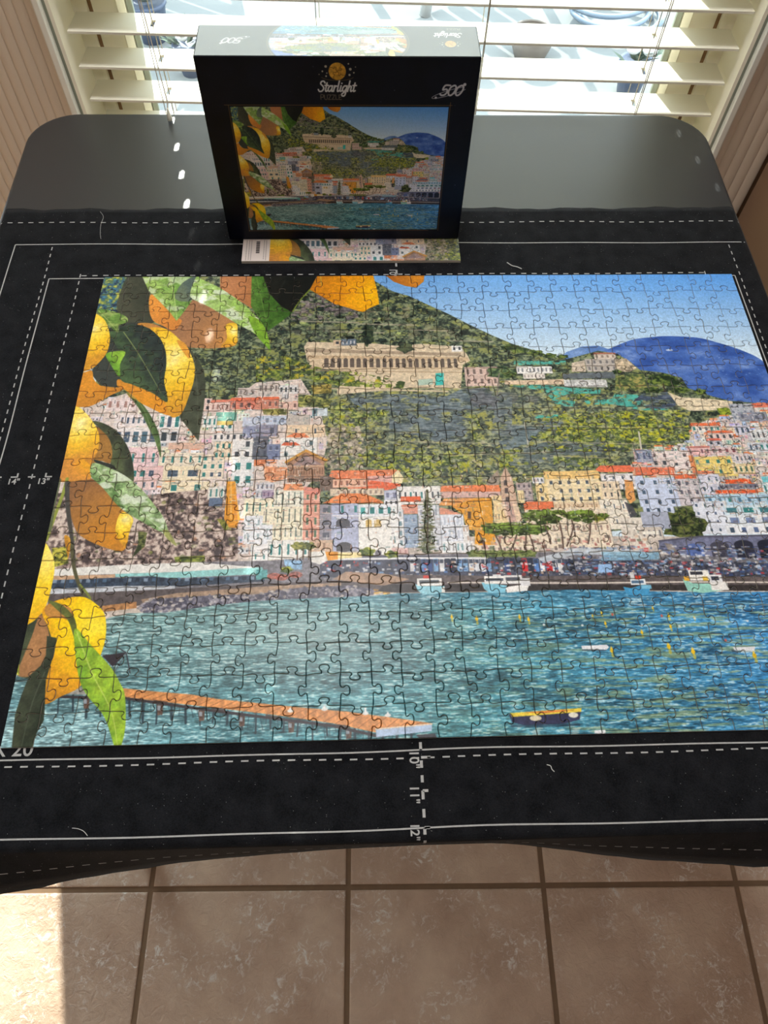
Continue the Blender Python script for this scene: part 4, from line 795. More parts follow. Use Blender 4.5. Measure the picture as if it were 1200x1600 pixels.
        if vein: c = c * (1 + .07 * np.sin((al + np.abs(nrm) * .9) / 7.0) + (cv.noise(4, seed=seed + 2, octv=2)[sl] - .5) * 2 * tex)[..., None]
        else: c = c * (1 + (cv.noise(4, seed=seed + 2, octv=2)[sl] - .5) * 2 * tex)[..., None]
        if lite is not None:
            w = np.clip((cv.noise(26, 18, 3, seed + 4)[sl] - .5) * 5, 0, 1)[..., None] * lite[1]; c = c * (1 - w) + np.array(lite[0]) * w
        cv.blend(sl, cov, np.clip(c / 255, 0, 1))
        if rib is not None: cv.stroke(spline(rib, 6, False), 2.4, ribc, .8, 1.2)
    # top left corner: blossom and sky tangle
    fl = A1((290, 0), (480, 0), (430, 120), (400, 280), (330, 270), (200, 250)); m_ = cv.mask(fl); sl, cov = m_
    n = cv.noise(9, 9, 3, 120)[sl]; n2 = cv.noise(16, 12, 2, 121)[sl]; cs = np.array([(40, 54, 70), (70, 110, 130), (96, 120, 76), (190, 190, 90)], float) / 255
    c = np.stack([np.interp(n * .7 + n2 * .3, [.2, .45, .6, .8], cs[:, k]) for k in range(3)], -1); cv.blend(sl, cov, c)
    for k in range(40): cv.ellipse(A1((rnd.uniform(260, 450), rnd.uniform(30, 250)))[0], (rnd.uniform(2, 5), rnd.uniform(1.5, 4)), rnd.choice(((80, 150, 180), (206, 196, 80), (60, 64, 96), (120, 150, 110))), .7)
    dk = (66, 70, 58)
    leaf(A1((460, 0), (575, 0), (620, 120), (620, 260), (650, 340), (560, 380), (470, 380), (390, 330), (380, 200), (430, 60)), (58, 62, 52), (76, 78, 64), None, tex=.05, vein=False, smooth=False)
    leaf(A1((330, 380), (560, 340), (800, 400), (900, 520), (740, 640), (740, 800), (560, 800), (330, 820), (200, 700), (300, 560)), (54, 60, 56), (60, 66, 62), None, tex=.06, vein=False)
    leaf(A1((880, 500), (960, 590), (1010, 690), (1022, 800), (1000, 1000), (970, 1195), (900, 1110), (830, 1020), (890, 860), (900, 640)), (56, 62, 50), (76, 82, 66), A1((930, 560), (960, 800), (968, 1180)), (90, 96, 80), tex=.05, smooth=False)
    shade_fill(A1((930, 165), (1010, 200), (1200, 300), (1250, 420), (1235, 505), (1100, 526), (980, 524), (880, 512), (790, 440), (740, 385), (810, 330), (870, 250)), [(0, (214, 150, 70)), (.35, (180, 128, 78)), (1, (158, 114, 80))], *A1((1230, 470))[0], 130, .05)
    shade_fill(A2((200, 290), (262, 285), (266, 350), (255, 408), (170, 420), (205, 370)), LEM, *A2((240, 330))[0], 46, .08)
    shade_fill(A1((625, 140), (660, 150), (720, 220), (800, 300), (850, 330), (790, 395), (700, 360), (645, 330), (618, 270), (612, 190)), [(0, (228, 152, 66)), (1, (206, 132, 60))], *A1((650, 200))[0], 90, .05)
    shade_fill(A1((540, 345), (640, 350), (740, 390), (800, 420), (760, 430), (620, 385), (540, 372)), [(0, (196, 136, 62)), (1, (176, 120, 76))], *A1((560, 350))[0], 60, .05)
    shade_fill(A1((395, 750), (520, 800), (640, 850), (740, 910), (790, 1000), (730, 1005), (600, 945), (480, 885), (430, 820), (385, 800)), [(0, (222, 148, 44)), (1, (206, 138, 52))], *A1((640, 920))[0], 120, .05)
    shade_fill(A1((620, 380), (740, 390), (840, 470), (910, 560), (943, 660), (936, 760), (905, 860), (868, 960), (830, 1012), (775, 1022), (742, 960), (725, 860), (718, 780), (735, 640), (728, 540), (690, 450)), LEM, *A1((800, 590))[0], 125, .07, aniso=.8)
    shade_fill(A1((815, 470), (870, 490), (910, 560), (900, 600), (850, 540)), [(0, (226, 160, 60)), (1, (214, 150, 60))], *A1((880, 540))[0], 40, .04)
    leaf(A1((330, 420), (400, 380), (500, 355), (600, 378), (680, 440), (728, 530), (738, 640), (722, 760), (745, 912), (640, 850), (500, 790), (405, 745), (400, 560)), (44, 54, 52), (70, 92, 62), A1((430, 410), (520, 540), (610, 690), (700, 850)), (150, 160, 96), tex=.10)
    leaf(A1((240, 245), (350, 258), (450, 300), (455, 335), (400, 362), (385, 412), (300, 335)), (104, 140, 66), (74, 104, 48), A1((250, 255), (330, 340), (390, 410)), (170, 190, 110), tex=.1, lite=((196, 206, 130), .5))
    leaf(A1((305, 565), (440, 550), (405, 640), (402, 735), (340, 650)), (136, 178, 62), (92, 140, 48), None, tex=.08)
    leaf(A1((560, 0), (985, 0), (935, 165), (860, 270), (812, 330), (760, 262), (690, 190), (610, 112)), (104, 146, 66), (150, 180, 96), A1((760, 10), (790, 130), (815, 320)), (196, 210, 140), tex=.12, smooth=False, lite=((206, 216, 190), .6))
    leaf(A1((850, 60), (960, 10), (930, 165), (860, 190), (800, 160)), (80, 96, 90), (104, 118, 96), None, tex=.06, vein=False)
    shade_fill(A1((200, 285), (245, 285), (295, 325), (325, 400), (331, 470), (312, 550), (270, 612), (205, 670), (120, 700), (40, 700), (100, 400)), LEM, *A1((215, 380))[0], 95, .07)
    shade_fill(A1((40, 690), (135, 700), (200, 688), (215, 750), (260, 792), (340, 806), (435, 818), (330, 870), (200, 940), (100, 952), (20, 950)), [(0, (222, 148, 48)), (1, (186, 124, 50))], *A1((150, 780))[0], 90, .05)
    leaf(A1((430, 822), (490, 880), (570, 935), (640, 1040), (686, 1150), (700, 1280), (694, 1310), (660, 1200), (600, 1080), (540, 960)), (66, 90, 54), (92, 116, 68), A1((440, 830), (570, 960), (690, 1290)), (120, 140, 90), tex=.14)
    # top: brown lemon, long pale leaf, green and black leaves, orange lemon
    shade_fill(A2((165, 0), (380, 0), (352, 195), (262, 140), (165, 80)), [(0, (190, 128, 84)), (1, (166, 110, 66))], *A2((240, 60))[0], 110, .05, smooth=False)
    leaf(A2((350, 0), (425, 0), (450, 110), (505, 150), (590, 220), (525, 270), (445, 325), (400, 260), (345, 180)), (58, 96, 36), (88, 128, 54), A2((380, 20), (420, 200), (445, 315)), (110, 146, 70), tex=.14, smooth=False)
    leaf(A2((-10, 100), (25, 10), (60, 25), (170, 78), (300, 168), (400, 268), (440, 340), (460, 445), (438, 420), (378, 350), (250, 276), (100, 186), (5, 140)), (146, 184, 88), (170, 196, 130), A2((30, 60), (200, 170), (360, 290), (450, 430)), (214, 224, 170), tex=.1, lite=((216, 226, 206), .75))
    leaf(A2((330, 240), (400, 268), (440, 340), (460, 445), (438, 420), (370, 340)), (128, 172, 52), (110, 158, 50), None, tex=.08)
    leaf(A2((415, 0), (740, 0), (700, 80), (625, 160), (587, 218), (520, 180), (452, 105)), (20, 23, 20), (28, 30, 26), A2((545, 30), (500, 120)), (40, 44, 38), tex=.1, smooth=False, vein=False)
    cv.stroke(A2((690, 85), (630, 150), (590, 212)), 3.5, (120, 140, 50), .9)
    shade_fill(A2((690, 84), (735, 0), (1062, 0), (1088, 100), (1097, 170), (1045, 190), (1000, 217), (920, 192), (835, 168), (755, 122)), [(0, (250, 190, 20)), (.4, (228, 150, 22)), (1, (176, 104, 28))], *A2((1060, 120))[0], 190, .07, smooth=False)
    cv.stroke(A2((752, 0), (760, 60)), 3, (190, 160, 60), .8)
    shade_fill(PH((596, 425), (664, 425), (662, 440), (650, 449), (634, 447), (615, 440)), [(0, (214, 140, 40)), (1, (170, 100, 36))], *PH((650, 436))[0], 60, .05, smooth=False)
    # left middle
    shade_fill(A3((470, 220), (570, 250), (618, 320), (626, 400), (612, 478), (540, 462), (470, 480)), [(0, (170, 124, 62)), (1, (140, 98, 52))], *A3((560, 380))[0], 60, .05)
    leaf(A3((470, 172), (560, 190), (660, 250), (730, 350), (770, 460), (778, 610), (700, 570), (640, 545), (612, 500), (626, 400), (600, 300), (520, 215)), (56, 62, 50), (92, 104, 68), A3((500, 185), (640, 300), (690, 420), (720, 560)), (70, 76, 60), tex=.05)
    leaf(A3((490, 455), (560, 470), (640, 500), (640, 560), (560, 520)), (44, 48, 44), (56, 60, 54), None, tex=.05, vein=False)
    shade_fill(A3((300, 590), (420, 600), (480, 590), (560, 660), (650, 760), (720, 830), (775, 880), (745, 980), (722, 1090), (672, 1112), (560, 1082), (450, 1035), (375, 980), (332, 880), (300, 750)), [(0, (206, 136, 42)), (.5, (178, 122, 56)), (1, (140, 98, 62))], *A3((640, 1010))[0], 150, .05)
    shade_fill(A3((700, 830), (775, 880), (748, 980), (725, 1085), (690, 1060), (650, 980), (660, 890)), LEM, *A3((715, 880))[0], 60, .1)
    shade_fill(A3((365, 70), (430, 112), (492, 190), (527, 262), (531, 340), (512, 410), (482, 470), (472, 580), (420, 598), (200, 600), (200, 400), (300, 120)), [(0, (252, 236, 160)), (.3, (248, 214, 86)), (.6, (238, 186, 50)), (1, (208, 142, 58))], *A3((400, 180))[0], 105, .08)
    shade_fill(A3((250, 480), (380, 440), (470, 500), (470, 585), (400, 598), (200, 600)), [(0, (236, 170, 40)), (.5, (214, 146, 60)), (1, (196, 132, 66))], *A3((460, 480))[0], 75, .06)
    leaf(A3((485, 478), (600, 510), (720, 570), (830, 660), (930, 780), (1000, 880), (1032, 970), (1085, 1065), (1060, 1058), (990, 985), (900, 935), (760, 855), (660, 780), (560, 660), (470, 570)), (168, 192, 140), (92, 126, 72), A3((490, 500), (660, 680), (850, 850), (1020, 990)), (206, 216, 180), tex=.16, lite=((218, 226, 208), .8))
    leaf(A3((990, 960), (1032, 970), (1090, 1070), (1062, 1060), (1010, 1010)), (150, 156, 90), (170, 170, 110), None, tex=.1)
    cv.stroke(spline(A3((300, 590), (270, 700), (210, 860), (150, 1030)), 6, False), 7, (140, 150, 66)); cv.stroke(spline(A3((240, 600), (200, 780), (170, 960)), 6, False), 10, (90, 98, 70), .9)
    cv.stroke(spline(A3((300, 620), (305, 800), (330, 1000), (350, 1210)), 6, False), 10, (72, 70, 66), 1, 7); cv.stroke(spline(C5((335, 0), (345, 100), (370, 190), (400, 250)), 6, False), 7, (86, 84, 60))
    cv.stroke(spline(C5((375, 190), (400, 220), (425, 255)), 5, False), 4, (120, 130, 60)); leaf(A3((280, 1000), (320, 1020), (320, 1100), (300, 1180), (290, 1100)), (206, 150, 50), (180, 120, 40), None, vein=False)
    foliage(A3((190, 1090), (290, 1080), (310, 1200), (200, 1230)), (70, 76, 36), (140, 140, 60), (200, 190, 80), 92, 6)
    # bottom left
    shade_fill(C5((200, -10), (245, 50), (256, 110), (242, 200), (215, 290), (172, 350), (110, 395), (30, 420), (60, 300), (130, 80)), [(0, (252, 230, 120)), (.4, (250, 212, 50)), (1, (232, 172, 30))], *C5((220, 60))[0], 160, .05)
    leaf(C5((110, 400), (160, 360), (215, 320), (240, 400), (200, 600), (90, 620), (70, 520)), (58, 66, 50), (74, 82, 60), None, tex=.05, vein=False)
    shade_fill(C5((188, 330), (225, 400), (228, 480), (185, 590), (130, 622), (78, 610), (105, 540), (150, 430)), BRN, *C5((170, 480))[0], 90, .05)
    shade_fill(C5((196, 320), (230, 280), (300, 255), (390, 248), (450, 280), (490, 330), (497, 420), (472, 520), (420, 600), (370, 672), (290, 712), (205, 748), (208, 640), (225, 560), (245, 470), (225, 390)), [(0, (252, 226, 60)), (.35, (246, 204, 24)), (.65, (226, 160, 36)), (1, (178, 118, 44))], *C5((450, 380))[0], 175, .06)
    shade_fill(C5((210, 300), (250, 275), (330, 300), (345, 370), (300, 350), (225, 340)), [(0, (196, 140, 70)), (1, (176, 122, 60))], *C5((260, 310))[0], 60, .05)
    leaf(C5((225, 265), (290, 285), (345, 340), (360, 400), (352, 450), (320, 360), (270, 310)), (90, 96, 50), (110, 120, 60), None, tex=.08)
    leaf(D4((110, 1010), (140, 700), (200, 520), (270, 340), (380, 240), (430, 140), (440, -40), (530, -20), (510, 120), (462, 270), (432, 370), (420, 600), (412, 750), (345, 870), (300, 1010)), (46, 54, 42), (64, 70, 54), D4((420, 300), (300, 600), (200, 1000)), (84, 90, 76), tex=.06, smooth=False)
    leaf(C5((352, 395), (430, 478), (520, 578), (562, 650), (586, 712), (587, 860), (562, 960), (540, 960), (490, 812), (410, 712), (374, 640), (354, 520)), (156, 188, 56), (120, 164, 50), C5((360, 410), (430, 600), (520, 780), (550, 940)), (196, 212, 110), tex=.08)
    foliage(D4((150, 210), (180, 230), (180, 330), (150, 320)), (120, 130, 50), (190, 190, 70), (220, 214, 100), 93, 5)
    cv.a *= (1 + (cv.noise(2.4, octv=2, seed=150)[:, :] - .5) * .16)[..., None]
    return np.clip(cv.a, 0, 1)

# ------------------------------------------------------------------ box artwork
def glyphs(cv, s, x, y, h, col, w, slant=.22, gap=.12):
    """script-like strokes; y is the baseline, h the x-height in pixels"""
    G = {'S': (1.0, [[(1.0, 1.5), (.75, 1.8), (.35, 1.72), (.28, 1.32), (.66, .98), (.92, .55), (.7, .08), (.25, .0), (.0, .32)]]),
         't': (.55, [[(.3, 1.5), (.22, .3), (.34, .0), (.56, .14)], [(.0, 1.06), (.6, 1.06)]]),
         'a': (.9, [[(.7, .86), (.38, 1.0), (.06, .6), (.14, .1), (.42, .04), (.68, .46)], [(.74, 1.0), (.68, .22), (.8, .0), (.95, .14)]]),
         'r': (.6, [[(.14, 1.0), (.1, .0)], [(.12, .55), (.34, .95), (.6, .92)]]),
         'l': (.4, [[(.18, 1.85), (.1, .22), (.24, .0), (.42, .14)]]),
         'i': (.4, [[(.16, 1.0), (.1, .22), (.24, .0), (.42, .14)], [(.22, 1.42), (.22, 1.45)]]),
         'g': (.85, [[(.7, .86), (.38, 1.0), (.06, .6), (.14, .1), (.42, .04), (.68, .46)], [(.76, 1.0), (.68, -.5), (.4, -.85), (.04, -.62), (.3, -.25), (.9, .15)]]),
         'h': (.8, [[(.2, 1.85), (.1, .0)], [(.12, .5), (.4, .96), (.62, .8), (.58, .2), (.7, .0), (.86, .14)]]),
         'P': (.7, [[(0, 0), (0, 1), (.5, 1), (.62, .76), (.5, .5), (0, .5)]]), 'U': (.75, [[(0, 1), (0, .25), (.15, 0), (.45, 0), (.6, .25), (.6, 1)]]),
         'Z': (.72, [[(0, 1), (.58, 1), (0, 0), (.58, 0)]]), 'L': (.62, [[(0, 1), (0, 0), (.5, 0)]]), 'E': (.62, [[(.5, 1), (0, 1), (0, 0), (.5, 0)], [(0, .5), (.42, .5)]]),
         '5': (.8, [[(.7, 1), (.2, 1), (.12, .56), (.46, .62), (.64, .36), (.48, .04), (.16, 0), (0, .14)]]), '0': (.8, [[(.36, 1), (.1, .82), (.02, .4), (.18, .04), (.42, .0), (.62, .3), (.66, .72), (.5, .97), (.36, 1)]])}
    for ch in s:
        wd, st = G[ch]
        for p in st:
            q = [(x + (a + b * slant) * h, y - b * h) for a, b in p]
            cv.stroke(spline(q, 4, False) if (len(q) > 2 and ch not in 'ZLE') else q, w, col)
        x += (wd + gap) * h
    return x
def orbit(cv, cx, cy, s, flip=1):
    gr = (190, 190, 194)
    glyphs(cv, '500', cx - .62 * s, cy + .26 * s, .62 * s, gr, .115 * s, .3, -.06)
    t_ = np.linspace(.1, 5.7, 40); p = [(cx + 1.15 * s * math.cos(a), cy + .16 * s * math.sin(a)) for a in t_]
    rot = -.30; p = [(cx + (x - cx) * math.cos(rot) - (y - cy) * math.sin(rot), cy + .1 * s + (x - cx) * math.sin(rot) + (y - cy) * math.cos(rot)) for x, y in p]
    p = [q for q in p]; cv.stroke(p[3:], .035 * s, gr)
    cv.ellipse((cx + .9 * s, cy - .42 * s), (.1 * s, .1 * s), gr); cv.ellipse((cx - .85 * s, cy + .42 * s), (.08 * s, .08 * s), gr)
def logo(cv, cx, cy, r):
    gold = (196, 146, 50); cv.ellipse((cx, cy), (r, r), gold, 1, .15, 6, 3); dk_ = (110, 76, 20)
    for a in range(4):                                  # interlocking jigsaw seams across the disc
        an = a * math.pi / 2 + .5; ca, sa = math.cos(an), math.sin(an)
        q = [(.05, 0), (.25, .12), (.3, .34), (.5, .3), (.46, .08), (.7, .1), (.95, 0)]
        cv.stroke([(cx + r * (u * ca - v * sa), cy + r * (u * sa + v * ca)) for u, v in q], r * .07, dk_)
    for x, y, s in ((-1.3, -.55, .15), (-1.7, 0, .1), (-1.2, .2, .08), (-1.3, .55, .1), (1.3, -.85, .09), (1.5, -.25, .16), (1.9, .15, .09), (1.4, .4, .13), (-2.1, .35, .06), (2.1, -.5, .06)): cv.ellipse((cx + x * r, cy + y * r), (s * r, s * r), (176, 170, 150))
    t_ = np.linspace(.25, math.pi - .25, 16); cv.stroke([(cx - 1.9 * r * math.cos(a), cy + .55 * r + .5 * r * math.sin(a)) for a in t_], .05 * r, (120, 100, 60))
def resample(src, w, h, x0=0., x1=1., y0=0., y1=1.):
    """area average of a fractional crop of src to w x h"""
    H0, W0 = src.shape[:2]; k = 3; xs = (x0 + (x1 - x0) * (np.arange(w * k) + .5) / (w * k)) * W0; ys = (y0 + (y1 - y0) * (np.arange(h * k) + .5) / (h * k)) * H0
    return src[np.clip(ys.astype(int), 0, H0 - 1)][:, np.clip(xs.astype(int), 0, W0 - 1)].reshape(h, k, w, k, 3).mean((1, 3))
def starfield(cv, n, seed):
    r2 = random.Random(seed)
    for _ in range(n):
        s = r2.choice((.6, .8, 1.0, 1.5)); cv.ellipse((r2.uniform(0, cv.w), r2.uniform(0, cv.h)), (s, s), (120, 126, 150), r2.uniform(.3, .8))

def paint_all():
    pic = paint_picture()
    k = 80; X0, X1, Z0, Z1 = -7.25, 2.75, 0.21, 7.97; w, h = int((X1 - X0) * k), int((Z1 - Z0) * k)
    f = Canvas(w, h, (12, 14, 26)); g = lambda x, z: ((x - X0) * k, (Z1 - z) * k)
    f.a *= (1 + (f.noise(60, seed=2)[:, :][..., None] - .5) * .5); starfield(f, 70, 4)
    (ax, ay), (bx, by) = g(-6.30, 6.22), g(1.80, 0.70)
    ax, ay, bx, by = int(ax), int(ay), int(bx), int(by); f.a[ay:by, ax:bx] = resample(pic, bx - ax, by - ay)
    gold = (150, 112, 50)
    for a, b_ in (((ax - 16, ay - 5), (bx + 10, ay - 5)), ((ax - 4, ay - 4), (ax - 4, by + 6)), ((bx + 4, ay - 14), (bx + 4, by + 4)), ((ax - 6, by + 4), (bx - 30, by + 4))): f.stroke([a, b_], 1.6, gold, .75)
    cx, cy = g(-2.30, 7.52); logo(f, cx, cy, .31 * k)
    tx, ty = g(-3.02, 6.80); glyphs(f, 'Starlight', tx, ty, .205 * k, (206, 206, 206), .058 * k, .2, .06)
    tx, ty = g(-2.93, 6.50); glyphs(f, 'PUZZLE', tx, ty, .17 * k, (110, 100, 84), .026 * k, 0, .08)
    cx, cy = g(1.78, 6.82); orbit(f, cx, cy, .58 * k)
    # top face, drawn the right way round for someone behind the table
    w2, h2 = int(10.0 * k), int(1.92 * k); t = Canvas(w2, h2, (16, 20, 30)); starfield(t, 24, 9)
    pw, ph = int(w2 * .5), h2; pc = resample(pic, pw, ph, .02, .98, .22, .98); x0 = int(w2 * .25); yy, xx = np.mgrid[0:ph, 0:pw]; e = np.clip((1 - np.hypot((xx - pw / 2) / (pw / 2), (yy - ph * .45) / (ph * .98))) * 30, 0, 1)[..., None]
    t.a[:, x0:x0 + pw] = t.a[:, x0:x0 + pw] * (1 - e) + pc * e
    tt = np.linspace(0, 2 * math.pi, 60); t.stroke([(x0 + pw / 2 + pw * .505 * math.cos(a), ph * .45 + ph * .99 * math.sin(a)) for a in tt], 2, (140, 120, 80), .7)
    logo(t, w2 * .1, h2 * .40, .2 * k); glyphs(t, 'Starlight', w2 * .055, h2 * .76, .15 * k, (206, 206, 206), .045 * k, .2, .06); glyphs(t, 'PUZZLE', w2 * .06, h2 * .93, .11 * k, (120, 110, 90), .02 * k, 0, .08)
    orbit(t, w2 * .87, h2 * .5, .5 * k)
    top = t.a[::-1, ::-1]
    # card strip
    w3, h3 = int(9.5 * k), int(3.22 * k); c0 = PH((70, 640))[0]; c1 = PH((640, 760))[0]
    strip = resample(pic, w3, h3, -.07, .43, .27, .27 + .5 * (CW / CH) * h3 / w3); l = Canvas(w3, h3); l.a = strip.copy()
    l.fill([(0, 0), (w3 * .125, 0), (w3 * .125, h3), (0, h3)], (226, 214, 206))
    for x, wd in ((.018, 1), (.03, 1), (.040, 1), (.098, 1), (.108, 1)):
        y = h3 * .6
        while y < h3 * .97:
            d = random.uniform(3, 9); l.stroke([(w3 * x, y), (w3 * x, min(h3 * .98, y + d))], 2, (110, 100, 96), .7); y += d + 3
    for j in range(7): l.fill([(w3 * .062, h3 * (.62 + j * .034)), (w3 * .078, h3 * (.62 + j * .034)), (w3 * .078, h3 * (.645 + j * .034)), (w3 * .062, h3 * (.645 + j * .034))], (40, 36, 36), .9)
    return pic, np.clip(f.a, 0, 1), np.clip(top, 0, 1), np.clip(l.a, 0, 1)
# ------------------------------------------------------------------ floor
def floor():
    b = MB(); b.box((-84, -104, -29.5), (74, 32, -28.10))
    fl = b.build('floor', M['grout'], world=True)
    tag(fl, 'brown stone tile floor with darker grout', None, kind='structure')
    w, h, bev = 11.72, 0.10, 0.12
    t = MB(); s = w / 2
    rings = [(s, 0.0), (s, h - 0.05), (s - bev * 0.4, h - 0.012), (s - bev, h)]
    vs = []
    for r, z in rings: vs += [(-r, -r, z), (r, -r, z), (r, r, z), (-r, r, z)]
    fs = []
    for i in range(3):
        for k in range(4):
            k2 = (k + 1) % 4; fs.append((i * 4 + k, i * 4 + k2, i * 4 + 4 + k2, i * 4 + 4 + k))
    fs.append((12, 13, 14, 15)); t.poly(vs, fs)
    me = t.mesh('floor_tile'); me.materials.append(M['tile'])
    ang = math.radians(-1.03); pitch = 12.03
    ox, oy = -2.82, -12.3
    for i in range(-7, 7):
        for j in range(-8, 4):
            lx, ly = (i + 0.5) * pitch, (j + 0.5) * pitch
            x = ox + lx * math.cos(ang) - ly * math.sin(ang); y = oy + lx * math.sin(ang) + ly * math.cos(ang)
            if not (-78 < x < 68 and -98 < y < 18): continue
            if x > 14 and y > 4: continue
            o = link('tile', me, None, fl)
            o.location = Vector((x, y, -28.10)) * IN - (Vector((0, 0, 0)))
            o.location.z = -28.10 * IN
            o.rotation_euler.z = ang + (random.choice((0, 1, 2, 3))) * math.pi / 2
floor()

# ------------------------------------------------------------------ walls, ceiling
W_FACE = -0.3          # room side of the window wall (d)
WIN = (-0.35, 33.97, -7.0, 37.0)        # window opening u0 u1 z0 z1
DOOR = (-50.0, -12.4, -26.5, 46.0)      # glass door opening left of it

def walls():
    b = MB(); F, K = W_FACE, 5.0; top, bot = 68.0, -28.2
    def col(u0, u1, z0=bot, z1=top): b.box((u0, F, z0), (u1, K, z1))
    col(-66, DOOR[0]); col(DOOR[0], DOOR[1], DOOR[3], top); col(DOOR[0], DOOR[1], bot, DOOR[2])
    col(DOOR[1], WIN[0]); col(WIN[0], WIN[1], WIN[3], top); col(WIN[0], WIN[1], bot, WIN[2])
    col(WIN[1], 90)
    wb = b.build('wall_back', M['wall'], world=False)
    wb.matrix_world = WALL_M
    tag(wb, 'window wall clad in vertical ribbed beige panelling', kind='structure')
    # ribbed cladding beside the window: narrow grooves between soft rounded ribs
    def ribs(u0, u1, name):
        p = 0.56; n = int(round((u1 - u0) / p)); p = (u1 - u0) / n
        prof = []
        for k in range(n):
            for t in (0, .06, .14, .26, .42, .58, .74, .86, .94):
                c = math.sin(math.pi * t) ** 0.45
                prof.append((u0 + (k + t) * p, F - 0.06 - 0.09 * c))
        prof.append((u1, F - 0.06))
        r = MB()
        vs = [(u, d, bot) for u, d in prof] + [(u, d, top) for u, d in prof] + [(u0, F, bot), (u1, F, bot), (u1, F, top), (u0, F, top)]
        m_ = len(prof)
        r.poly(vs, [(i, i + 1, m_ + i + 1, m_ + i) for i in range(m_ - 1)] + [(0, m_, 2 * m_ + 3, 2 * m_), (m_ - 1, 2 * m_ + 1, 2 * m_ + 2, 2 * m_ - 1)])
        r.build(name, M['ribwall'], wb, smooth=False)
    ribs(-11.6, -0.9, 'ribbed_panel'); ribs(34.5, 37.55, 'ribbed_panel')
    def st(name, a, c, mt, label):
        q = MB(); q.box(a, c); o = q.build(name, mt, world=True); tag(o, label, kind='structure'); return o
    st('wall_left', (-84, -104, -28.2), (-80, 30, 68), M['wall'], 'plain brown side wall')
    st('wall_right', (21.55, -4, -28.2), (74, 22.6, 68), M['wall'], 'plain brown wall beside the ribbed panelling')
    st('wall_front', (-84, -104, -28.2), (74, -100, 68), M['wall'], 'plain brown wall')
    st('wall_side', (70, -104, -28.2), (74, -4, 68), M['wall'], 'plain brown wall of the room')
    st('ceiling', (-84, -104, 68), (74, 32, 70), M['ceiling'], 'white ceiling')
walls()

# ------------------------------------------------------------------ windows
def window_main():
    w = empty('window_1', matrix=WALL_M); tag(w, 'cream framed window behind white slatted blind', kind='structure')
    z0, z1 = WIN[2], WIN[3]; U = 33.62
    def both(fn):
        fn(lambda u: u, 1); fn(lambda u: U - u, -1)
    def prism(prof, mat, name, f, sgn, za=z0, zb=z1):
        """prof: (u,d) outline extruded in z"""
        q = MB(); pts = [(f(u), d) for u, d in prof]
        n = len(pts); vs = [(u, d, za) for u, d in pts] + [(u, d, zb) for u, d in pts]
        fs = [(i, (i + 1) % n, n + (i + 1) % n, n + i) for i in range(n)] + [tuple(range(n)), tuple(range(n, 2 * n))]
        q.poly(vs, fs); me = q.mesh(name); me.materials.append(mat)
        bm = bmesh.new(); bm.from_mesh(me); bmesh.ops.recalc_face_normals(bm, faces=bm.faces); bm.to_mesh(me); bm.free()
        link(name, me, None, w)
    def side(f, s):
        prism([(-0.90, -0.30), (-0.90, -0.85), (-0.82, -0.92), (-0.58, -0.92), (-0.52, -0.85), (-0.52, -0.30)], M['casing'], 'casing', f, s, z0 - 1, z1 + .9)
        prism([(-0.52, -0.30), (-0.52, -0.58), (-0.35, -0.62), (-0.35, -0.30)], M['gasket'], 'casing_groove', f, s, z0 - 1, z1 + .9)  # grey colour stands in for the shade inside this groove
        prism([(-0.35, -0.64), (-0.18, -0.60), (-0.18, 2.3), (-0.35, 2.3)], M['cream'], 'jamb', f, s)
        prism([(-0.18, 2.12), (0.34, 2.12), (0.36, 1.98), (0.60, 1.98), (0.62, 2.2), (-0.18, 2.3)], M['cream'], 'frame_stile', f, s)
        prism([(0.62, 2.2), (0.86, 2.2), (0.86, 2.3), (0.62, 2.3)], M['groove'], 'weather_strip', f, s)
        prism([(0.86, 2.3), (0.86, 2.08), (2.10, 2.08), (2.16, 2.02), (2.48, 2.30), (2.55, 2.75), (0.86, 2.9)], M['cream'], 'sash_stile', f, s)
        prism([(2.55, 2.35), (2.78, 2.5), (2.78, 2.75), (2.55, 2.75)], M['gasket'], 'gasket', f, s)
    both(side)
    q = MB(); q.box((-0.35, -1.4, z0 - 0.8), (U + 0.35, 2.3, z0)); q.build('sill', M['cream'], w)
    q = MB(); q.box((-0.9, -0.92, z1), (U + 0.9, -0.3, z1 + 0.9)); q.build('casing', M['casing'], w)
    q = MB(); q.box((-0.2, 2.05, z0), (U + 0.2, 2.8, z0 + 2.2)); q.build('bottom_rail', M['cream'], w)
    q = MB(); q.box((-0.2, 2.05, z1 - 2.2), (U + 0.2, 2.8, z1)); q.build('top_rail', M['cream'], w)
    q = MB(); q.box((2.6, 2.58, z0 + 2.0), (U - 2.6, 2.66, z1 - 2.0)); q.build('pane', M['glass'], w)
window_main()

def window_left():
    w = empty('window_2', matrix=WALL_M); tag(w, 'tall glazed door in the window wall', kind='structure')
    u0, u1, z0, z1 = DOOR
    for a, b_ in [((u0, -0.6, z0), (u0 + 1.2, 2.6, z1)), ((u0, -0.6, z1 - 1.5), (u1, 2.6, z1)), ((u0, -0.6, z0), (u1, 2.6, z0 + 2.0))]:
        q = MB(); q.box(a, b_); q.build('frame_bar', M['cream'], w)
    q = MB(); q.box((u1 - 0.06, -0.3, z0), (u1, 4.9, z1)); q.build('jamb', M['cream'], w)
    q = MB(); q.box((u0 + 1, 2.3, z0 + 1), (u1 - 0.06, 2.38, z1 - 1)); q.build('pane', M['glass'], w)
window_left()
portal('sky_portal_window', 2.6, 31.0, -5, 35, 4.6)
portal('sky_portal_door', DOOR[0] + 1, DOOR[1] - 1, -25, 45, 4.6)

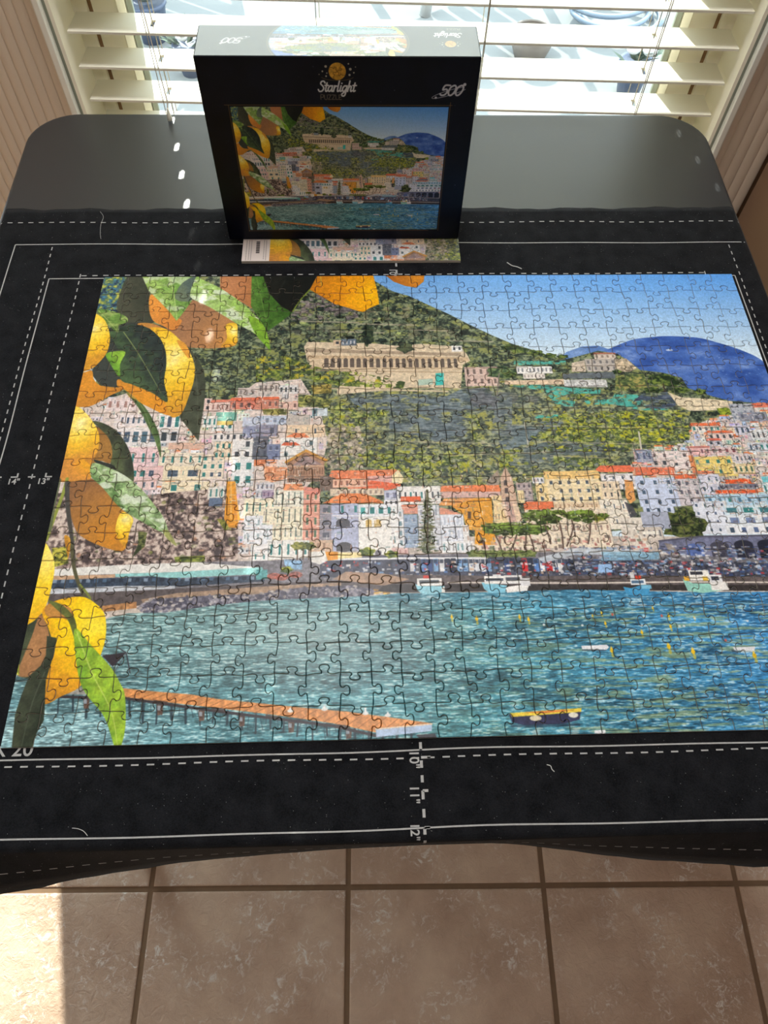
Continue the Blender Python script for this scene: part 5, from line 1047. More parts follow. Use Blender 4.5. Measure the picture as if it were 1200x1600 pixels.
# ------------------------------------------------------------------ venetian blind
SLAT_Z0, SLAT_P = 2.12, 1.73
HOLES = (4.07, 29.55); LADDERS = (4.07, 12.55, 20.95, 29.55)
def blind():
    L = 33.62
    root = empty('venetian_blind', matrix=WALL_M)
    tag(root, 'white horizontal slat blind with hanging cords in the window', 'blind')
    hw, hd = 0.11, 0.33; dc = 1.0; th = 0.11; W_ = 2.0
    us = [0.0]
    for h in HOLES: us += [h - hw, h + hw]
    us.append(L)
    b = MB()
    for i in range(0, len(us) - 1):
        if i % 2 == 0: b.box((us[i], 0, -th), (us[i + 1], W_, 0))
        else:
            b.box((us[i], 0, -th), (us[i + 1], dc - hd, 0)); b.box((us[i], dc + hd, -th), (us[i + 1], W_, 0))
    me = b.mesh('slat'); me.materials.append(M['slat'])
    bm = bmesh.new(); bm.from_mesh(me)
    bmesh.ops.remove_doubles(bm, verts=bm.verts, dist=1e-6); bm.to_mesh(me); bm.free()
    ks = range(-4, 19)
    for k in ks:
        o = link('slat', me, None, root)
        o.location = (0, 0, (SLAT_Z0 + k * SLAT_P + 0.04) * IN)
        o.rotation_euler = (math.radians(-2.4), 0, random.uniform(-0.0006, 0.0006))
    ztop = SLAT_Z0 + 19 * SLAT_P; zbot = SLAT_Z0 - 5 * SLAT_P
    q = MB(); q.box((0, -0.2, ztop), (L, 2.0, ztop + 1.6)); q.build('headrail', M['slat'], root)
    q = MB(); q.box((0, 0.1, zbot + .9), (L, 1.9, zbot + 1.4)); q.build('bottom_rail', M['slat'], root)
    for u in LADDERS:
        for d in (-0.05, 2.05):
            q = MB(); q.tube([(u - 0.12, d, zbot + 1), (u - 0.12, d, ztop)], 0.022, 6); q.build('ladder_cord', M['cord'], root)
        q = MB()
        for k in ks:                                   # rungs under each slat
            z = SLAT_Z0 + k * SLAT_P - 0.1
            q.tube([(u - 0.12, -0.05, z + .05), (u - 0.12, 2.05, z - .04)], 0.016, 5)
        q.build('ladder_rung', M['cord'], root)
    for u in HOLES:
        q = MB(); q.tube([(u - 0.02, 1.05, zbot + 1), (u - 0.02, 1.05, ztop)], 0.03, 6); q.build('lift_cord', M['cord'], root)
    for u in (20.72, 29.36):
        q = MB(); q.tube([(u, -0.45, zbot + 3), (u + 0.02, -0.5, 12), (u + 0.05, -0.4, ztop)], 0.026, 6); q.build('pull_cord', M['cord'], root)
    # pull cord whose tassel rests on the back edge of the table
    tx, ty = on_plane(264, 180, 0.25)
    r = np.array([tx, ty]) - WP0
    tu, td = r @ WEU, r @ WED
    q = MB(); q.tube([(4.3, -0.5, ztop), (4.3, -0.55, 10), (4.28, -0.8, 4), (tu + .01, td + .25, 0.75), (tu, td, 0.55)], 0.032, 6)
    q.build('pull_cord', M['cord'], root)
    q = MB(); prof = [(0.0, 0.62), (0.04, 0.6), (0.06, 0.5), (0.10, 0.25), (0.13, 0.08), (0.11, 0.0), (0.0, -0.02)]
    q.lathe(prof, 12, (tu, td, 0.0)); q.build('tassel', M['slat'], root, smooth=True)
blind()

# ------------------------------------------------------------------ table
TX0, TX1, TY0, TY1 = -17.75, 16.0, -12.3, 21.62
TT = -0.06
def rounded(x0, x1, y0, y1, r, n=10):
    pts = []
    for cx, cy, a0 in ((x1 - r, y1 - r, 0), (x0 + r, y1 - r, 90), (x0 + r, y0 + r, 180), (x1 - r, y0 + r, 270)):
        for k in range(n + 1):
            a = math.radians(a0 + 90 * k / n); pts.append((cx + r * math.cos(a), cy + r * math.sin(a)))
    return pts
def slab(rings):
    """rings of equal point count: list of (pts, z), closed top and bottom"""
    q = MB(); n = len(rings[0][0]); vs = []; fs = []
    for pts, z in rings: vs += [(x, y, z) for x, y in pts]
    for i in range(len(rings) - 1):
        for k in range(n):
            k2 = (k + 1) % n; fs.append((i * n + k, i * n + k2, (i + 1) * n + k2, (i + 1) * n + k))
    fs.append(tuple(range(n))[::-1]); fs.append(tuple((len(rings) - 1) * n + k for k in range(n)))
    q.poly(vs, fs); return q
def table():
    root = empty('folding_table', I(-0.9, 4.6, -28)); o = (-0.9, 4.6, -28)
    tag(root, 'square black folding card table with rounded corners', 'table')
    R_ = 2.3
    def rr(i): return rounded(TX0 + i, TX1 - i, TY0 + i, TY1 - i, R_ - i)
    q = slab([(rr(0.25), -1.1), (rr(0.0), -1.0), (rr(0.0), -0.18), (rr(0.03), -0.11), (rr(0.10), TT - 0.01), (rr(0.16), TT)])
    def put(q, name, mat, smooth=False):
        me = q.mesh(name, smooth=smooth, off=(-o[0], -o[1], -o[2])); me.materials.append(mat); return link(name, me, None, root)
    put(q, 'tabletop', M['vinyl'])
    q = slab([(rr(0.7), -2.1), (rr(0.7), -1.1)]); put(q, 'apron', M['trim'])
    for x in (TX0 + 2.4, TX1 - 2.4):
        for y in (TY0 + 2.4, TY1 - 2.4):
            q = MB(); q.tube([(x, y, -27.98), (x, y, -2.1)], 0.5, 12); lg = put(q, 'leg', M['steel'], True)
            q = MB(); q.lathe([(0, 0), (0.62, 0), (0.66, 0.1), (0.62, 0.9), (0.5, 1.0)], 14, (x, y, -28.0))
            me = q.mesh('rubber_foot', off=(-o[0], -o[1], -o[2])); me.materials.append(M['trim']); link('rubber_foot', me, None, lg)
table()

# ------------------------------------------------------------------ felt mat
MX0, MX1, MY0, MY1 = -19.3, 19.3, -14.45, 14.33
def fold(s, th, r=0.22):
    """overhang of arc length s bent down by angle th round a small radius: (out, drop)"""
    if s <= 0: return 0.0, 0.0
    arc = r * th
    if s < arc:
        a = s / r; return r * math.sin(a), r * (1 - math.cos(a))
    return r * math.sin(th) + (s - arc) * math.cos(th), r * (1 - math.cos(th)) + (s - arc) * math.sin(th)
def smooth01(t):
    t = min(1, max(0, t)); return t * t * (3 - 2 * t)
def front_angle(x):
    return math.radians(float(np.interp(x, [-17, -14, -11.65, -9.6, -7.6, -4.8, -2.2, 0, 2.45, 3.4, 5.1, 7.8, 9.6, 13, 16], [50, 58, 67, 76, 83.5, 89, 92, 93, 93, 90, 82.5, 73.5, 69, 62, 58])))
FRONT_Y, LEFT_X, RIGHT_X = -12.15, -17.45, 15.75
def mat_point(x, y, lift=0.0):
    """mat coordinates in inches -> place (z of the flat mat = 0)"""
    tl, tr, s = LEFT_X - x, x - RIGHT_X, FRONT_Y - y
    ox, oy, z = x, y, 0.0
    nx = ny = 0.0
    if s > 0:
        th = front_angle(x); o_, d_ = fold(s, th); oy = FRONT_Y - o_; z -= d_; ny = -math.sin(th) * min(1, s / 0.3)
    if tl > 0:
        th = math.radians(62); o_, d_ = fold(tl, th); ox = LEFT_X - o_; z -= d_; nx = -math.sin(th) * min(1, tl / .3)
    if tr > 0:
        th = math.radians(80); o_, d_ = fold(tr, th); ox = RIGHT_X + o_; z -= d_; nx = math.sin(th) * min(1, tr / .3)
    # gentle waviness of soft felt beyond the puzzle
    if y > 10.5 and tl < 0 and tr < 0:
        z += 0.02 * (1 + math.sin(x * 0.9 + 1.0)) * min(1, (y - 10.5) / 3.0) * (0.4 + 0.6 * math.sin(x * 0.23 + 2) ** 2)
    nz = math.sqrt(max(0.0, 1 - min(1, nx * nx + ny * ny)))
    return (ox + nx * lift, oy + ny * lift, z + nz * lift)

def axis_samples(a, b, folds, step, fine=0.06):
    s = set(np.round(np.arange(a, b + 1e-6, step), 3)); s.add(round(b, 3))
    for f0, f1 in folds: s |= set(np.round(np.arange(f0, f1 + 1e-6, fine), 3))
    return sorted(v for v in s if a - 1e-6 <= v <= b + 1e-6)

def felt_mat_obj():
    root = empty('puzzle_mat', I(0, 0, -0.06)); base = (0, 0, -0.06)
    tag(root, 'black felt puzzle mat with white measuring lines draped over the table', 'mat')
    xs = axis_samples(MX0, MX1, [(LEFT_X - .5, LEFT_X + .1), (RIGHT_X - .1, RIGHT_X + .5)], 0.5)
    ys = axis_samples(MY0, MY1, [(FRONT_Y - .5, FRONT_Y + .1)], 0.5)
    def edge_wob(x): return 0.05 * math.sin(x * 1.7) + 0.035 * math.sin(x * 4.1 + 1) + 0.04 * math.sin(x * 0.6)
    vs, fs = [], []; nx, ny = len(xs), len(ys)
    for lay in (0.0, -0.055):
        for j, y in enumerate(ys):
            for x in xs:
                yy = y + (edge_wob(x) if j in (0, ny - 1) else 0)
                vs.append(mat_point(x, yy, lay))
    for j in range(ny - 1):
        for i in range(nx - 1):
            a = j * nx + i
            fs.append((a, a + 1, a + nx + 1, a + nx)); b_ = a + nx * ny
            fs.append((b_, b_ + nx, b_ + nx + 1, b_ + 1))
    T = nx * ny
    for i in range(nx - 1):
        fs.append((i + 1, i, T + i, T + i + 1)); a = (ny - 1) * nx + i; fs.append((a, a + 1, T + a + 1, T + a))
    for j in range(ny - 1):
        a = j * nx; fs.append((a, a + nx, T + a + nx, T + a)); a = j * nx + nx - 1; fs.append((a + nx, a, T + a, T + a + nx))
    q = MB(); q.poly(vs, fs)
    me = q.mesh('felt_sheet', smooth=True, off=(0, 0, 0.06)); me.materials.append(M['felt']); link('felt_sheet', me, None, root)
    # printed lines follow the sheet
    def strip(q, p0, p1, w, lift=0.006):
        (x0, y0), (x1, y1) = p0, p1
        L = math.hypot(x1 - x0, y1 - y0); n = max(1, int(L / 0.25)) if L > 0.6 else 2
        dx, dy = (x1 - x0) / L, (y1 - y0) / L; hx, hy = -dy * w / 2, dx * w / 2
        vs = []
        for k in range(n + 1):
            x, y = x0 + (x1 - x0) * k / n, y0 + (y1 - y0) * k / n
            vs.append(mat_point(x + hx, y + hy, lift)); vs.append(mat_point(x - hx, y - hy, lift))
        q.poly(vs, [(2 * k + 1, 2 * k + 3, 2 * k + 2, 2 * k) for k in range(n)])
    def part(q, name):
        me = q.mesh(name, off=(0, 0, 0.06)); me.materials.append(M['white_print']); return link(name, me, None, root)
    w = 0.046
    def rect(X, Y, name, yb=None):
        q = MB(); yb = -Y if yb is None else yb
        wob = lambda t, a: a * math.sin(t * 0.35 + 0.6) + a * 0.6 * math.sin(t * 0.9)
        def line(p0, p1, ax):
            n = 40; pr = None
            for k in range(n + 1):
                x = p0[0] + (p1[0] - p0[0]) * k / n; y = p0[1] + (p1[1] - p0[1]) * k / n
                e = math.sin(math.pi * k / n)
                if ax == 0: y += wob(x, 0.03) * e
                else: x += wob(y, 0.03) * e
                if pr: strip(q, pr, (x, y), w)
                pr = (x, y)
        line((-X, Y), (X, Y), 0); line((-X, yb), (X, yb), 0); line((-X, yb), (-X, Y), 1); line((X, yb), (X, Y), 1)
        part(q, name)
    rect(16.63, 12.02, 'printed_frame'); rect(14.78, 9.93, 'printed_frame', -9.86)
    def dashes(p0, p1, name, d=0.22, g=0.24, w=0.046):
        q = MB(); L = math.hypot(p1[0] - p0[0], p1[1] - p0[1]); ux, uy = (p1[0] - p0[0]) / L, (p1[1] - p0[1]) / L
        t = 0
        while t + d <= L:
            a = 0.02 * math.sin(t * 0.8)
            strip(q, (p0[0] + ux * t - uy * a, p0[1] + uy * t + ux * a), (p0[0] + ux * (t + d) - uy * a, p0[1] + uy * (t + d) + ux * a), w); t += d + g
        part(q, name)
    dashes((-18.2, 13.42), (18.2, 13.38), 'dashed_line'); dashes((-18.2, -13.45), (18.2, -13.45), 'dashed_line', w=0.04)
    dashes((-18.2, -13.3), (-18.2, 13.3), 'dashed_line'); dashes((18.2, -13.3), (18.2, 13.3), 'dashed_line')
    dashes((-13.45, 10.1), (13.5, 10.1), 'dashed_line'); dashes((-15.0, -10.06), (15.0, -10.06), 'dashed_line')
    for x in (-15.0, 15.0): dashes((x, 11.85), (x, -11.9), 'dashed_line', 0.2, 0.22)
    dashes((-13.5, 10.2), (-13.5, -10), 'dashed_line', 0.2, 0.22); dashes((13.5, 10.2), (13.5, -10), 'dashed_line', 0.2, 0.22)
    # inch marks along the two axes
    def strip1(q_, *a):
        q1 = MB(); strip(q1, *a); part(q1, 'inch_mark')
    q = None
    for y0, y1 in ((-9.62, -9.86), (-10.15, -10.36), (-10.57, -10.77), (-11.0, -11.24), (-11.5, -11.73), (-12.0, -12.18), (-12.35, -12.5), (-12.75, -12.9)):
        strip1(q, (0, y0), (0, y1), 0.085)
        strip1(q, (0, -y0), (0, -y1), 0.085)
    for y in (-10.06, -11.0, -12.0): strip1(q, (0, y), (0.28 if y > -10.5 else 0.16, y), 0.075)
    strip1(q, (0, 10.1), (0.25, 10.1), 0.07)
    for x, s in ((-14, 0), (-13, 1)):
        strip1(q, (x - 0.23 * (1 - s), 0), (x + 0.23 * s, 0), 0.055); strip1(q, (x, -0.02), (x, 0.16), 0.06)
    strip1(q, (-13.62, 0), (-13.36, 0), 0.055); strip1(q, (-14.75, 0), (-14.55, 0), 0.055)
    def text(s, x, y, size, rot, bold=0.0):
        cu = bpy.data.curves.new('t', 'FONT'); cu.body = s; cu.size = size; cu.offset = bold
        ob = bpy.data.objects.new('t', cu); C.objects.link(ob)
        me = bpy.data.meshes.new_from_object(ob.evaluated_get(bpy.context.evaluated_depsgraph_get()))
        bpy.data.objects.remove(ob); bpy.data.curves.remove(cu)
        ca, sa = math.cos(rot), math.sin(rot)
        for v in me.vertices:
            px, py = x + v.co.x * ca - v.co.y * sa, y + v.co.x * sa + v.co.y * ca
            p = mat_point(px, py, 0.007); v.co = Vector((p[0], p[1], p[2] + 0.06)) * IN
        me.materials.clear(); me.materials.append(M['white_print']); link('printed_number', me, None, root)
    cw = -math.pi / 2
    text('10"', -0.34, -9.84, 0.40, cw, .006); text('11"', -0.37, -10.84, 0.38, cw, .006); text('12"', -0.40, -11.86, 0.36, cw, .006)
    text('10"', -0.30, 10.45, 0.40, cw, .004)
    text('14"', -14.32, -0.30, 0.33, 0, .006); text('13"', -13.27, -0.30, 0.33, 0, .006)
    text('27 X 20', -13.52, -9.74, 0.62, 0, .006)
felt_mat_obj()

# ------------------------------------------------------------------ printed picture materials
def np_image(name, arr):
    h, w = arr.shape[:2]
    im = bpy.data.images.new(name, w, h, alpha=False)
    px = np.ones((h, w, 4), np.float32); px[..., :3] = np.clip(arr[::-1], 0, 1)
    im.pixels.foreach_set(px.ravel()); im.update(); im.pack()
    return im

def print_mat(name, img, rough=0.35, spec=0.4, bump=0.0, edge=None):
    mt, nt, p = new_mat(name)
    uv = N(nt, 'ShaderNodeUVMap'); uv.uv_map = 'print'
    t = N(nt, 'ShaderNodeTexImage'); t.image = img; t.extension = 'EXTEND'; t.interpolation = 'Cubic'
    nt.links.new(uv.outputs[0], t.inputs[0]); nt.links.new(t.outputs[0], p.inputs['Base Color'])
    p.inputs['Roughness'].default_value = rough; p.inputs['Specular IOR Level'].default_value = spec
    if bump:
        tc = N(nt, 'ShaderNodeNewGeometry'); n = N(nt, 'ShaderNodeTexNoise'); n.inputs['Scale'].default_value = 900
        nt.links.new(tc.outputs['Position'], n.inputs['Vector'])
        b = N(nt, 'ShaderNodeBump'); b.inputs['Strength'].default_value = bump; b.inputs['Distance'].default_value = 0.0003
        nt.links.new(n.outputs['Fac'], b.inputs['Height']); nt.links.new(b.outputs['Normal'], p.inputs['Normal'])
    return mt

PICTURE, BOX_FRONT, BOX_TOP, LEAFLET = paint_all()
IMG = np_image('harbour_picture', PICTURE)
M['puzzle'] = print_mat('puzzle_print', IMG, 0.34, 0.2, 0.25)
M['box_front'] = print_mat('box_front_print', np_image('box_front', BOX_FRONT), 0.32, 0.15)
M['box_top'] = print_mat('box_top_print', np_image('box_top', BOX_TOP), 0.30, 0.5)
_b = M['box_top'].node_tree.nodes['Principled BSDF']; _b.inputs['Coat Weight'].default_value = 1.0; _b.inputs['Coat Roughness'].default_value = 0.22; _b.inputs['Coat IOR'].default_value = 2.3; _b.inputs['IOR'].default_value = 1.8
M['leaflet'] = print_mat('leaflet_print', np_image('leaflet', LEAFLET), 0.35, 0.4)
M['box_navy'] = plain('navy_box_card', srgb(9, 10, 18), 0.32, 0.15)

# ------------------------------------------------------------------ jigsaw
PX0, PX1, PY0, PY1, PZ = -12.46, 14.62, -9.52, 9.95, 0.085
COLS, ROWS = 27, 19
def catmull(pts, n=3):
    out = []
    for i in range(len(pts) - 1):
        p0, p1, p2, p3 = pts[max(i - 1, 0)], pts[i], pts[i + 1], pts[min(i + 2, len(pts) - 1)]
        for k in range(n):
            t = k / n
            out.append(tuple(0.5 * (2 * p1[c] + (p2[c] - p0[c]) * t + (2 * p0[c] - 5 * p1[c] + 4 * p2[c] - p3[c]) * t * t + (3 * p1[c] - p0[c] - 3 * p2[c] + p3[c]) * t ** 3) for c in (0, 1)))
    out.append(pts[-1]); return out
def joint(a, b, rnd):
    """wavy tabbed joint from a to b"""
    s = rnd.choice((-1, 1)); c = 0.5 + rnd.uniform(-0.06, 0.06); k = rnd.uniform(0.90, 1.06); h = rnd.uniform(0.90, 1.04); sl = rnd.uniform(-0.02, 0.02)
    e1, e2 = rnd.uniform(-0.05, 0.05), rnd.uniform(-0.05, 0.05)
    prof = [(0, 0), (c * 0.45, e1 * 0.6), (c - .17 * k, 0.005 + e1 * .4), (c - .105 * k, 0.03), (c - .10 * k, 0.09 * h), (c - .155 * k, 0.155 * h), (c - .14 * k + sl, 0.235 * h), (c - .06 * k + sl, 0.275 * h),
            (c + .06 * k + sl, 0.275 * h), (c + .14 * k + sl, 0.235 * h), (c + .155 * k, 0.155 * h), (c + .10 * k, 0.09 * h), (c + .105 * k, 0.03), (c + .17 * k, 0.005 + e2 * .4), (c + (1 - c) * .55, e2 * 0.6), (1, 0)]
    dx, dy = b[0] - a[0], b[1] - a[1]
    return catmull([(a[0] + dx * u - dy * v * s, a[1] + dy * u + dx * v * s) for u, v in prof], 2)
def offset_poly(pts, d):
    n = len(pts); out = []
    for i in range(n):
        x0, y0 = pts[i - 1]; x1, y1 = pts[i]; x2, y2 = pts[(i + 1) % n]
        ax, ay, bx, by = x1 - x0, y1 - y0, x2 - x1, y2 - y1
        la, lb = math.hypot(ax, ay) or 1, math.hypot(bx, by) or 1
        nx, ny = -ay / la - by / lb, ax / la + bx / lb
        ln = math.hypot(nx, ny) or 1; nx /= ln; ny /= ln
        c = max(0.55, (nx * -ay + ny * ax) / la)
        out.append((x1 + nx * d / c, y1 + ny * d / c))
    return out
def jigsaw():
    rnd = random.Random(21)
    root = empty('jigsaw_puzzle', I(1.08, 0.2, 0)); base = (1.08, 0.2)
    tag(root, 'finished jigsaw puzzle of a lemon framed harbour town lying on the black mat', 'puzzle')
    cw, rh = (PX1 - PX0) / COLS, (PY1 - PY0) / ROWS
    g = [[(PX0 + i * cw + (rnd.uniform(-.06, .06) if 0 < i < COLS else 0), PY0 + j * rh + (rnd.uniform(-.05, .05) if 0 < j < ROWS else 0)) for i in range(COLS + 1)] for j in range(ROWS + 1)]
    H = {}; V = {}
    for j in range(ROWS + 1):
        for i in range(COLS):
            a, b = g[j][i], g[j][i + 1]; H[i, j] = [a, b] if j in (0, ROWS) else joint(a, b, rnd)
    for j in range(ROWS):
        for i in range(COLS + 1):
            a, b = g[j][i], g[j + 1][i]; V[i, j] = [a, b] if i in (0, COLS) else joint(a, b, rnd)
    order = []
    for j in range(ROWS):
        for i in range(COLS):
            x, y = PX0 + (i + .5) * cw, PY0 + (j + .5) * rh
            d = np.array([x, y, PZ]) - CAM; z = d @ AX_F
            px, py = 600 + FPX * (d @ AX_R) / z, 800 - FPX * (d @ AX_U) / z
            inside = min(1, max(0, (1225 - px) / 50))
            order.append((inside / z ** 3, i, j))
    order.sort(reverse=True); near = {(i, j) for _, i, j in order[:300]}
    def piece(i, j):
        out = H[i, j][:-1] + V[i + 1, j][:-1] + H[i, j + 1][::-1][:-1] + V[i, j][::-1][:-1]
        o1 = offset_poly(out, 0.0095); o2 = offset_poly(out, 0.018); o3 = offset_poly(out, 0.028)
        zt = PZ + rnd.uniform(-0.005, 0.004); tx, ty = rnd.uniform(-.006, .006), rnd.uniform(-.006, .006)
        cx, cy = PX0 + (i + .5) * cw, PY0 + (j + .5) * rh
        n = len(out); vs = []
        for ring, z in ((o1, 0.012), (o1, zt - 0.024), (o2, zt - 0.008), (o3, zt)):
            vs += [(x, y, z if z < .02 else z + (x - cx) * tx + (y - cy) * ty) for x, y in ring]
        fs = []
        for r in range(3):
            for k in range(n):
                k2 = (k + 1) % n; fs.append((r * n + k, r * n + k2, (r + 1) * n + k2, (r + 1) * n + k))
        fs.append(tuple(3 * n + k for k in range(n)))
        mi = [1] * n + [0] * (2 * n + 1)
        return vs, fs, mi
    def finish(vs, fs, mi, name):
        me = bpy.data.meshes.new(name)
        me.from_pydata([((x - base[0]) * IN, (y - base[1]) * IN, z * IN) for x, y, z in vs], [], fs)
        me.polygons.foreach_set('material_index', mi)
        uvl = me.uv_layers.new(name='print')
        li = np.empty(len(me.loops), np.int32); me.loops.foreach_get('vertex_index', li)
        co = np.array(vs)
        uv = np.stack([(co[:, 0] - PX0) / (PX1 - PX0), (co[:, 1] - PY0) / (PY1 - PY0)], 1)[li]
        uvl.data.foreach_set('uv', uv.ravel().astype(np.float32))
        me.materials.append(M['puzzle']); me.materials.append(M['grey_board']); me.update()
        return link(name, me, None, root)
    rest = ([], [], [])
    for j in range(ROWS):
        for i in range(COLS):
            vs, fs, mi = piece(i, j)
            if (i, j) in near: finish(vs, fs, mi, 'puzzle_piece')
            else:
                n = len(rest[0]); rest[0].extend(vs); rest[1].extend(tuple(n + k for k in f) for f in fs); rest[2].extend(mi)
    o = finish(*rest, 'puzzle_piece_field'); tag(o, kind='stuff')
jigsaw()

# ------------------------------------------------------------------ puzzle box
BX0, BX1, BY0, BY1, BZ0, BZ1 = -7.30, 2.80, 12.10, 14.12, 0.16, 8.02
def uv_quad_mesh(name, corners, mat, uvs=((0, 0), (1, 0), (1, 1), (0, 1)), off=(0, 0, 0)):
    me = bpy.data.meshes.new(name)
    me.from_pydata([tuple((c[k] - off[k]) * IN for k in range(3)) for c in corners], [], [(0, 1, 2, 3)])
    l = me.uv_layers.new(name='print')
    for k, t in enumerate(uvs): l.data[k].uv = t
    me.materials.append(mat); return me
def puzzle_box():
    o = (-2.25, 13.1, 0.16); root = empty('puzzle_box', I(*o))
    tag(root, 'black jigsaw box standing upright at the back of the mat', 'box')
    def put(q, name, mat, bevel=0.0):
        me = q.mesh(name, off=tuple(-v for v in o)); me.materials.append(mat); ob = link(name, me, None, root)
        if bevel:
            b = ob.modifiers.new('bevel', 'BEVEL'); b.width = bevel * IN; b.segments = 3
        return ob
    # lid: front panel and four side walls, open towards the window where the tray sits
    t = 0.07; q = MB()
    q.box((BX0, BY0, BZ0), (BX1, BY1, BZ1))
    lid = put(q, 'lid', M['box_navy'], 0.06)
    e = 0.006; g = 0.05
    me = uv_quad_mesh('front_print', [(BX0 + g, BY0 - e, BZ0 + g), (BX1 - g, BY0 - e, BZ0 + g), (BX1 - g, BY0 - e, BZ1 - g), (BX0 + g, BY0 - e, BZ1 - g)], M['box_front'], off=o)
    link('front_print', me, None, root)
    me = uv_quad_mesh('top_print', [(BX0 + g, BY0 + g, BZ1 + e), (BX1 - g, BY0 + g, BZ1 + e), (BX1 - g, BY1 - g, BZ1 + e), (BX0 + g, BY1 - g, BZ1 + e)], M['box_top'], off=o)
    link('top_print', me, None, root)
    q = MB(); q.box((BX0 + .12, BY1 + 0.002, BZ0 + .12), (BX1 - .12, BY1 + 0.10, BZ1 - .12)); put(q, 'tray', M['grey_board'], 0.02)
puzzle_box()

def leaflet():
    X0, X1, Y0, Y1 = -6.69, 2.81, 10.78, 14.0; o = (-2, 12.4, 0.0)
    root = empty('printed_card', I(*o)); tag(root, 'long printed card strip lying under the front of the black box', 'card')
    q = MB(); q.box((X0, Y0, 0.015), (X1, Y1, 0.145)); me = q.mesh('card', off=tuple(-v for v in o)); me.materials.append(M['grey_board']); link('card', me, None, root)
    me = uv_quad_mesh('card_print', [(X0, Y0, 0.149), (X1, Y0, 0.149), (X1, Y1, 0.149), (X0, Y1, 0.149)], M['leaflet'], off=o)
    link('card_print', me, None, root)
leaflet()

# ------------------------------------------------------------------ lint on the felt
def lint(pts, label, r=0.012, name='lint_thread', cat='thread'):
    P = [on_plane(x, y) for x, y in pts]
    c = catmull([(float(a), float(b)) for a, b in P], 4)
    q = MB(); q.tube([mat_point(x, y, r * 1.6) for x, y in c], r, 5)
    o = q.build(name, M['lint'], world=True, origin=mat_point(c[0][0], c[0][1], 0)); tag(o, label, cat)
lint([(113, 1294), (122, 1295), (131, 1299), (137, 1306)], 'fine curved pale hair on the black mat below the puzzle', 0.010, 'stray_hair', 'hair')
lint([(854, 1195), (860, 1197), (862, 1202), (866, 1206)], 'short kinked lint thread on the mat under the yellow boat', 0.014)
lint([(792, 411), (800, 416), (808, 418), (815, 421)], 'pale lint thread on the mat beside the printed card', 0.02)
lint([(157, 332), (162, 340), (158, 352), (157, 366), (158, 374)], 'long thin hair across the back of the mat', 0.006, 'stray_hair', 'hair')

# ------------------------------------------------------------------ added ceiling lamps, unseen, to brighten the room
M['fill_glow'] = plain('added_fill_glow', (0.9, 0.88, 0.84, 1), 0.6)  # glowing disc of the added lamps
_e = M['fill_glow'].node_tree.nodes['Principled BSDF']; _e.inputs['Emission Color'].default_value = (0.98, 0.98, 1.0, 1); _e.inputs['Emission Strength'].default_value = 2.0
def added_fill_lamp(o, watts, label):  # added light for indoor brightness, with an invented fixture around it
    root = empty('added_fill_lamp', I(*o)); tag(root, label, 'lamp')
    q = MB(); q.lathe([(0, 0), (9.0, 0), (9.4, -0.4), (9.4, -1.6), (8.8, -1.7), (8.7, -0.6), (0, -0.6)], 40); q.build('base', M['casing'], root, True)
    q = MB(); q.lathe([(8.6, -1.2), (8.3, -1.9), (7.0, -2.4), (4.0, -2.7), (0.0, -2.8)], 40); q.build('diffuser', M['fill_glow'], root, True)
    ld = bpy.data.lights.new('fill_light', 'AREA'); ld.shape = 'DISK'; ld.size = 17 * IN; ld.energy = watts; ld.color = (0.98, 0.98, 1.0)
    l = bpy.data.objects.new('fill_light', ld); C.objects.link(l); l.parent = root; l.location = (0, 0, -3.0 * IN)
added_fill_lamp((-3.0, 17.0, 68.0), 7.2, 'unseen round ceiling lamp added to brighten the table')
added_fill_lamp((10.0, -62.0, 68.0), 3.2, 'unseen round ceiling lamp added to brighten the room')

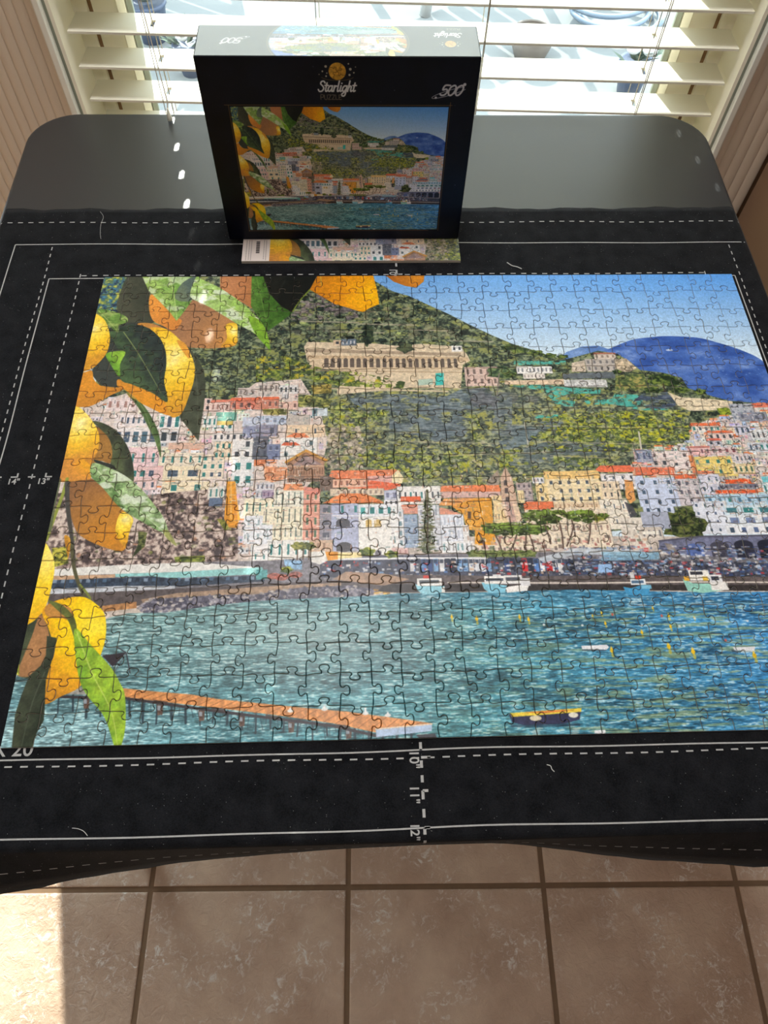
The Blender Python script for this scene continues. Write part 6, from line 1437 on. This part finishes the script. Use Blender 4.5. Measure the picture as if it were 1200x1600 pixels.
# ------------------------------------------------------------------ outside
M['patio'] = plain('grey_concrete', srgb(128, 132, 132), 0.9, 0.1, noise=0.2, nscale=2.5)
M['white_metal'] = plain('white_garden_metal', srgb(190, 192, 192), 0.5, 0.3)
M['slate'] = plain('slate_blue_glaze', srgb(92, 104, 128), 0.4, 0.4)
M['leafy'] = plain('dull_green_leaves', srgb(92, 108, 96), 0.7, 0.2, noise=0.3, nscale=30)
M['petal'] = plain('white_petals', srgb(206, 208, 208), 0.7, 0.2)
M['hose'] = plain('pale_blue_hose', srgb(120, 136, 152), 0.5, 0.3)
M['rattan'] = plain('greyish_wicker', srgb(120, 114, 108), 0.7, 0.2, noise=0.2, nscale=80)
def outside():
    b = MB(); b.box((-260, 30, -36), (260, 420, -34)); o = b.build('patio_ground', M['patio'], world=True)
    tag(o, 'grey concrete patio outside the window', kind='structure')
    G = -34.0
    def chair(x, y, rz, label):
        root = empty('garden_chair', I(x, y, G)); root.rotation_euler.z = rz; tag(root, label, 'chair', 'white garden chairs on the patio')
        for sx in (-1, 1):
            q = MB(); q.tube([(sx * 9, -9, 0), (sx * 9, -8, 16), (sx * 9.5, -7, 25), (sx * 9.5, 6, 26)], .8, 8); q.build('leg', M['white_metal'], root, True)
            q = MB(); q.tube([(sx * 9, 11, 0), (sx * 9, 9, 16), (sx * 8.5, 14, 38)], .8, 8); q.build('leg', M['white_metal'], root, True)
        for k in range(7):
            y0 = -9 + k * 3; q = MB(); q.box((-9, y0, 16), (9, y0 + 2, 16.8)); q.build('seat_slat', M['white_metal'], root)
        for k in range(5):
            z0 = 20 + k * 4; y0 = 9.6 + (z0 - 16) * .22; q = MB(); q.box((-8.8, y0, z0), (8.8, y0 + .8, z0 + 2.6)); q.build('back_slat', M['white_metal'], root)
    chair(-34, 116, 2.6, 'white slatted garden chair behind the flower pots'); chair(12, 112, 2.2, 'white slatted garden chair beside the hose coil')
    def pot(x, y, s, label):
        root = empty('flower_pot', I(x, y, G)); tag(root, label, 'flower pot', 'potted flowers on the patio')
        q = MB(); q.lathe([(0, 0), (3.2 * s, 0), (4.6 * s, 8 * s), (5.0 * s, 8.2 * s), (4.9 * s, 9 * s), (4.2 * s, 8.8 * s), (0, 8 * s)], 20); q.build('pot', M['slate'], root, True)
        r_ = random.Random(int(x * 7)); q = MB()
        for k in range(46):
            a = r_.uniform(0, 6.28); rr = r_.uniform(0, 6 * s); c = Vector((rr * math.cos(a), rr * math.sin(a), 9 * s + r_.uniform(0, 5) * s)); d = Vector((math.cos(a), math.sin(a), .6)) * 3.2 * s; e = Vector((-math.sin(a), math.cos(a), 0)) * 1.2 * s
            q.poly([c - d * .4, c + e, c + d, c - e], [(0, 1, 2, 3)])
        q.build('foliage', M['leafy'], root)
        for k in range(5):
            a = k * 1.256 + x; q = MB(); cx, cy = 3.8 * s * math.cos(a), 3.8 * s * math.sin(a)
            q.lathe([(0, 0), (1.6 * s, .3 * s), (2.1 * s, 1.1 * s), (1.5 * s, 2.0 * s), (0, 2.3 * s)], 10, (cx, cy, 12.5 * s)); q.build('blossom', M['petal'], root, True)
    pot(-29, 92, .55, 'large slate pot of white flowers nearest the garden chair'); pot(-23, 84, .4, 'small slate pot of white flowers in front of the other pot'); pot(34, 80, .45, 'slate pot of white flowers by the hose coil')
    q = MB(); pts = []
    for k in range(150):
        a = k * .17; r_ = 9 + 2.2 * math.sin(k * .21); pts.append((r_ * math.cos(a), r_ * math.sin(a) * .9, .6 + k * .028))
    q.tube(pts, .55, 7); o = q.build('garden_hose', M['hose'], smooth=True); o.scale = (.62, .62, .62); o.location = I(35, 97, G); tag(o, 'pale blue garden hose lying coiled on the patio', 'hose')
    root = empty('wicker_basket', I(22, 88, G)); root.scale = (.4, .4, .4); tag(root, 'round greyish wicker basket on the patio', 'basket')
    q = MB(); q.lathe([(0, 0), (5, 0), (6.6, 4), (6.8, 8), (6.3, 8), (6.0, 4), (4.4, .6), (0, .6)], 24); q.build('bowl', M['rattan'], root, True)
    q = MB(); q.tube([(6.7 * math.cos(a * math.pi / 12), 6.7 * math.sin(a * math.pi / 12), 8.1) for a in range(25)], .5, 6); q.build('rim', M['rattan'], root, True)
outside()
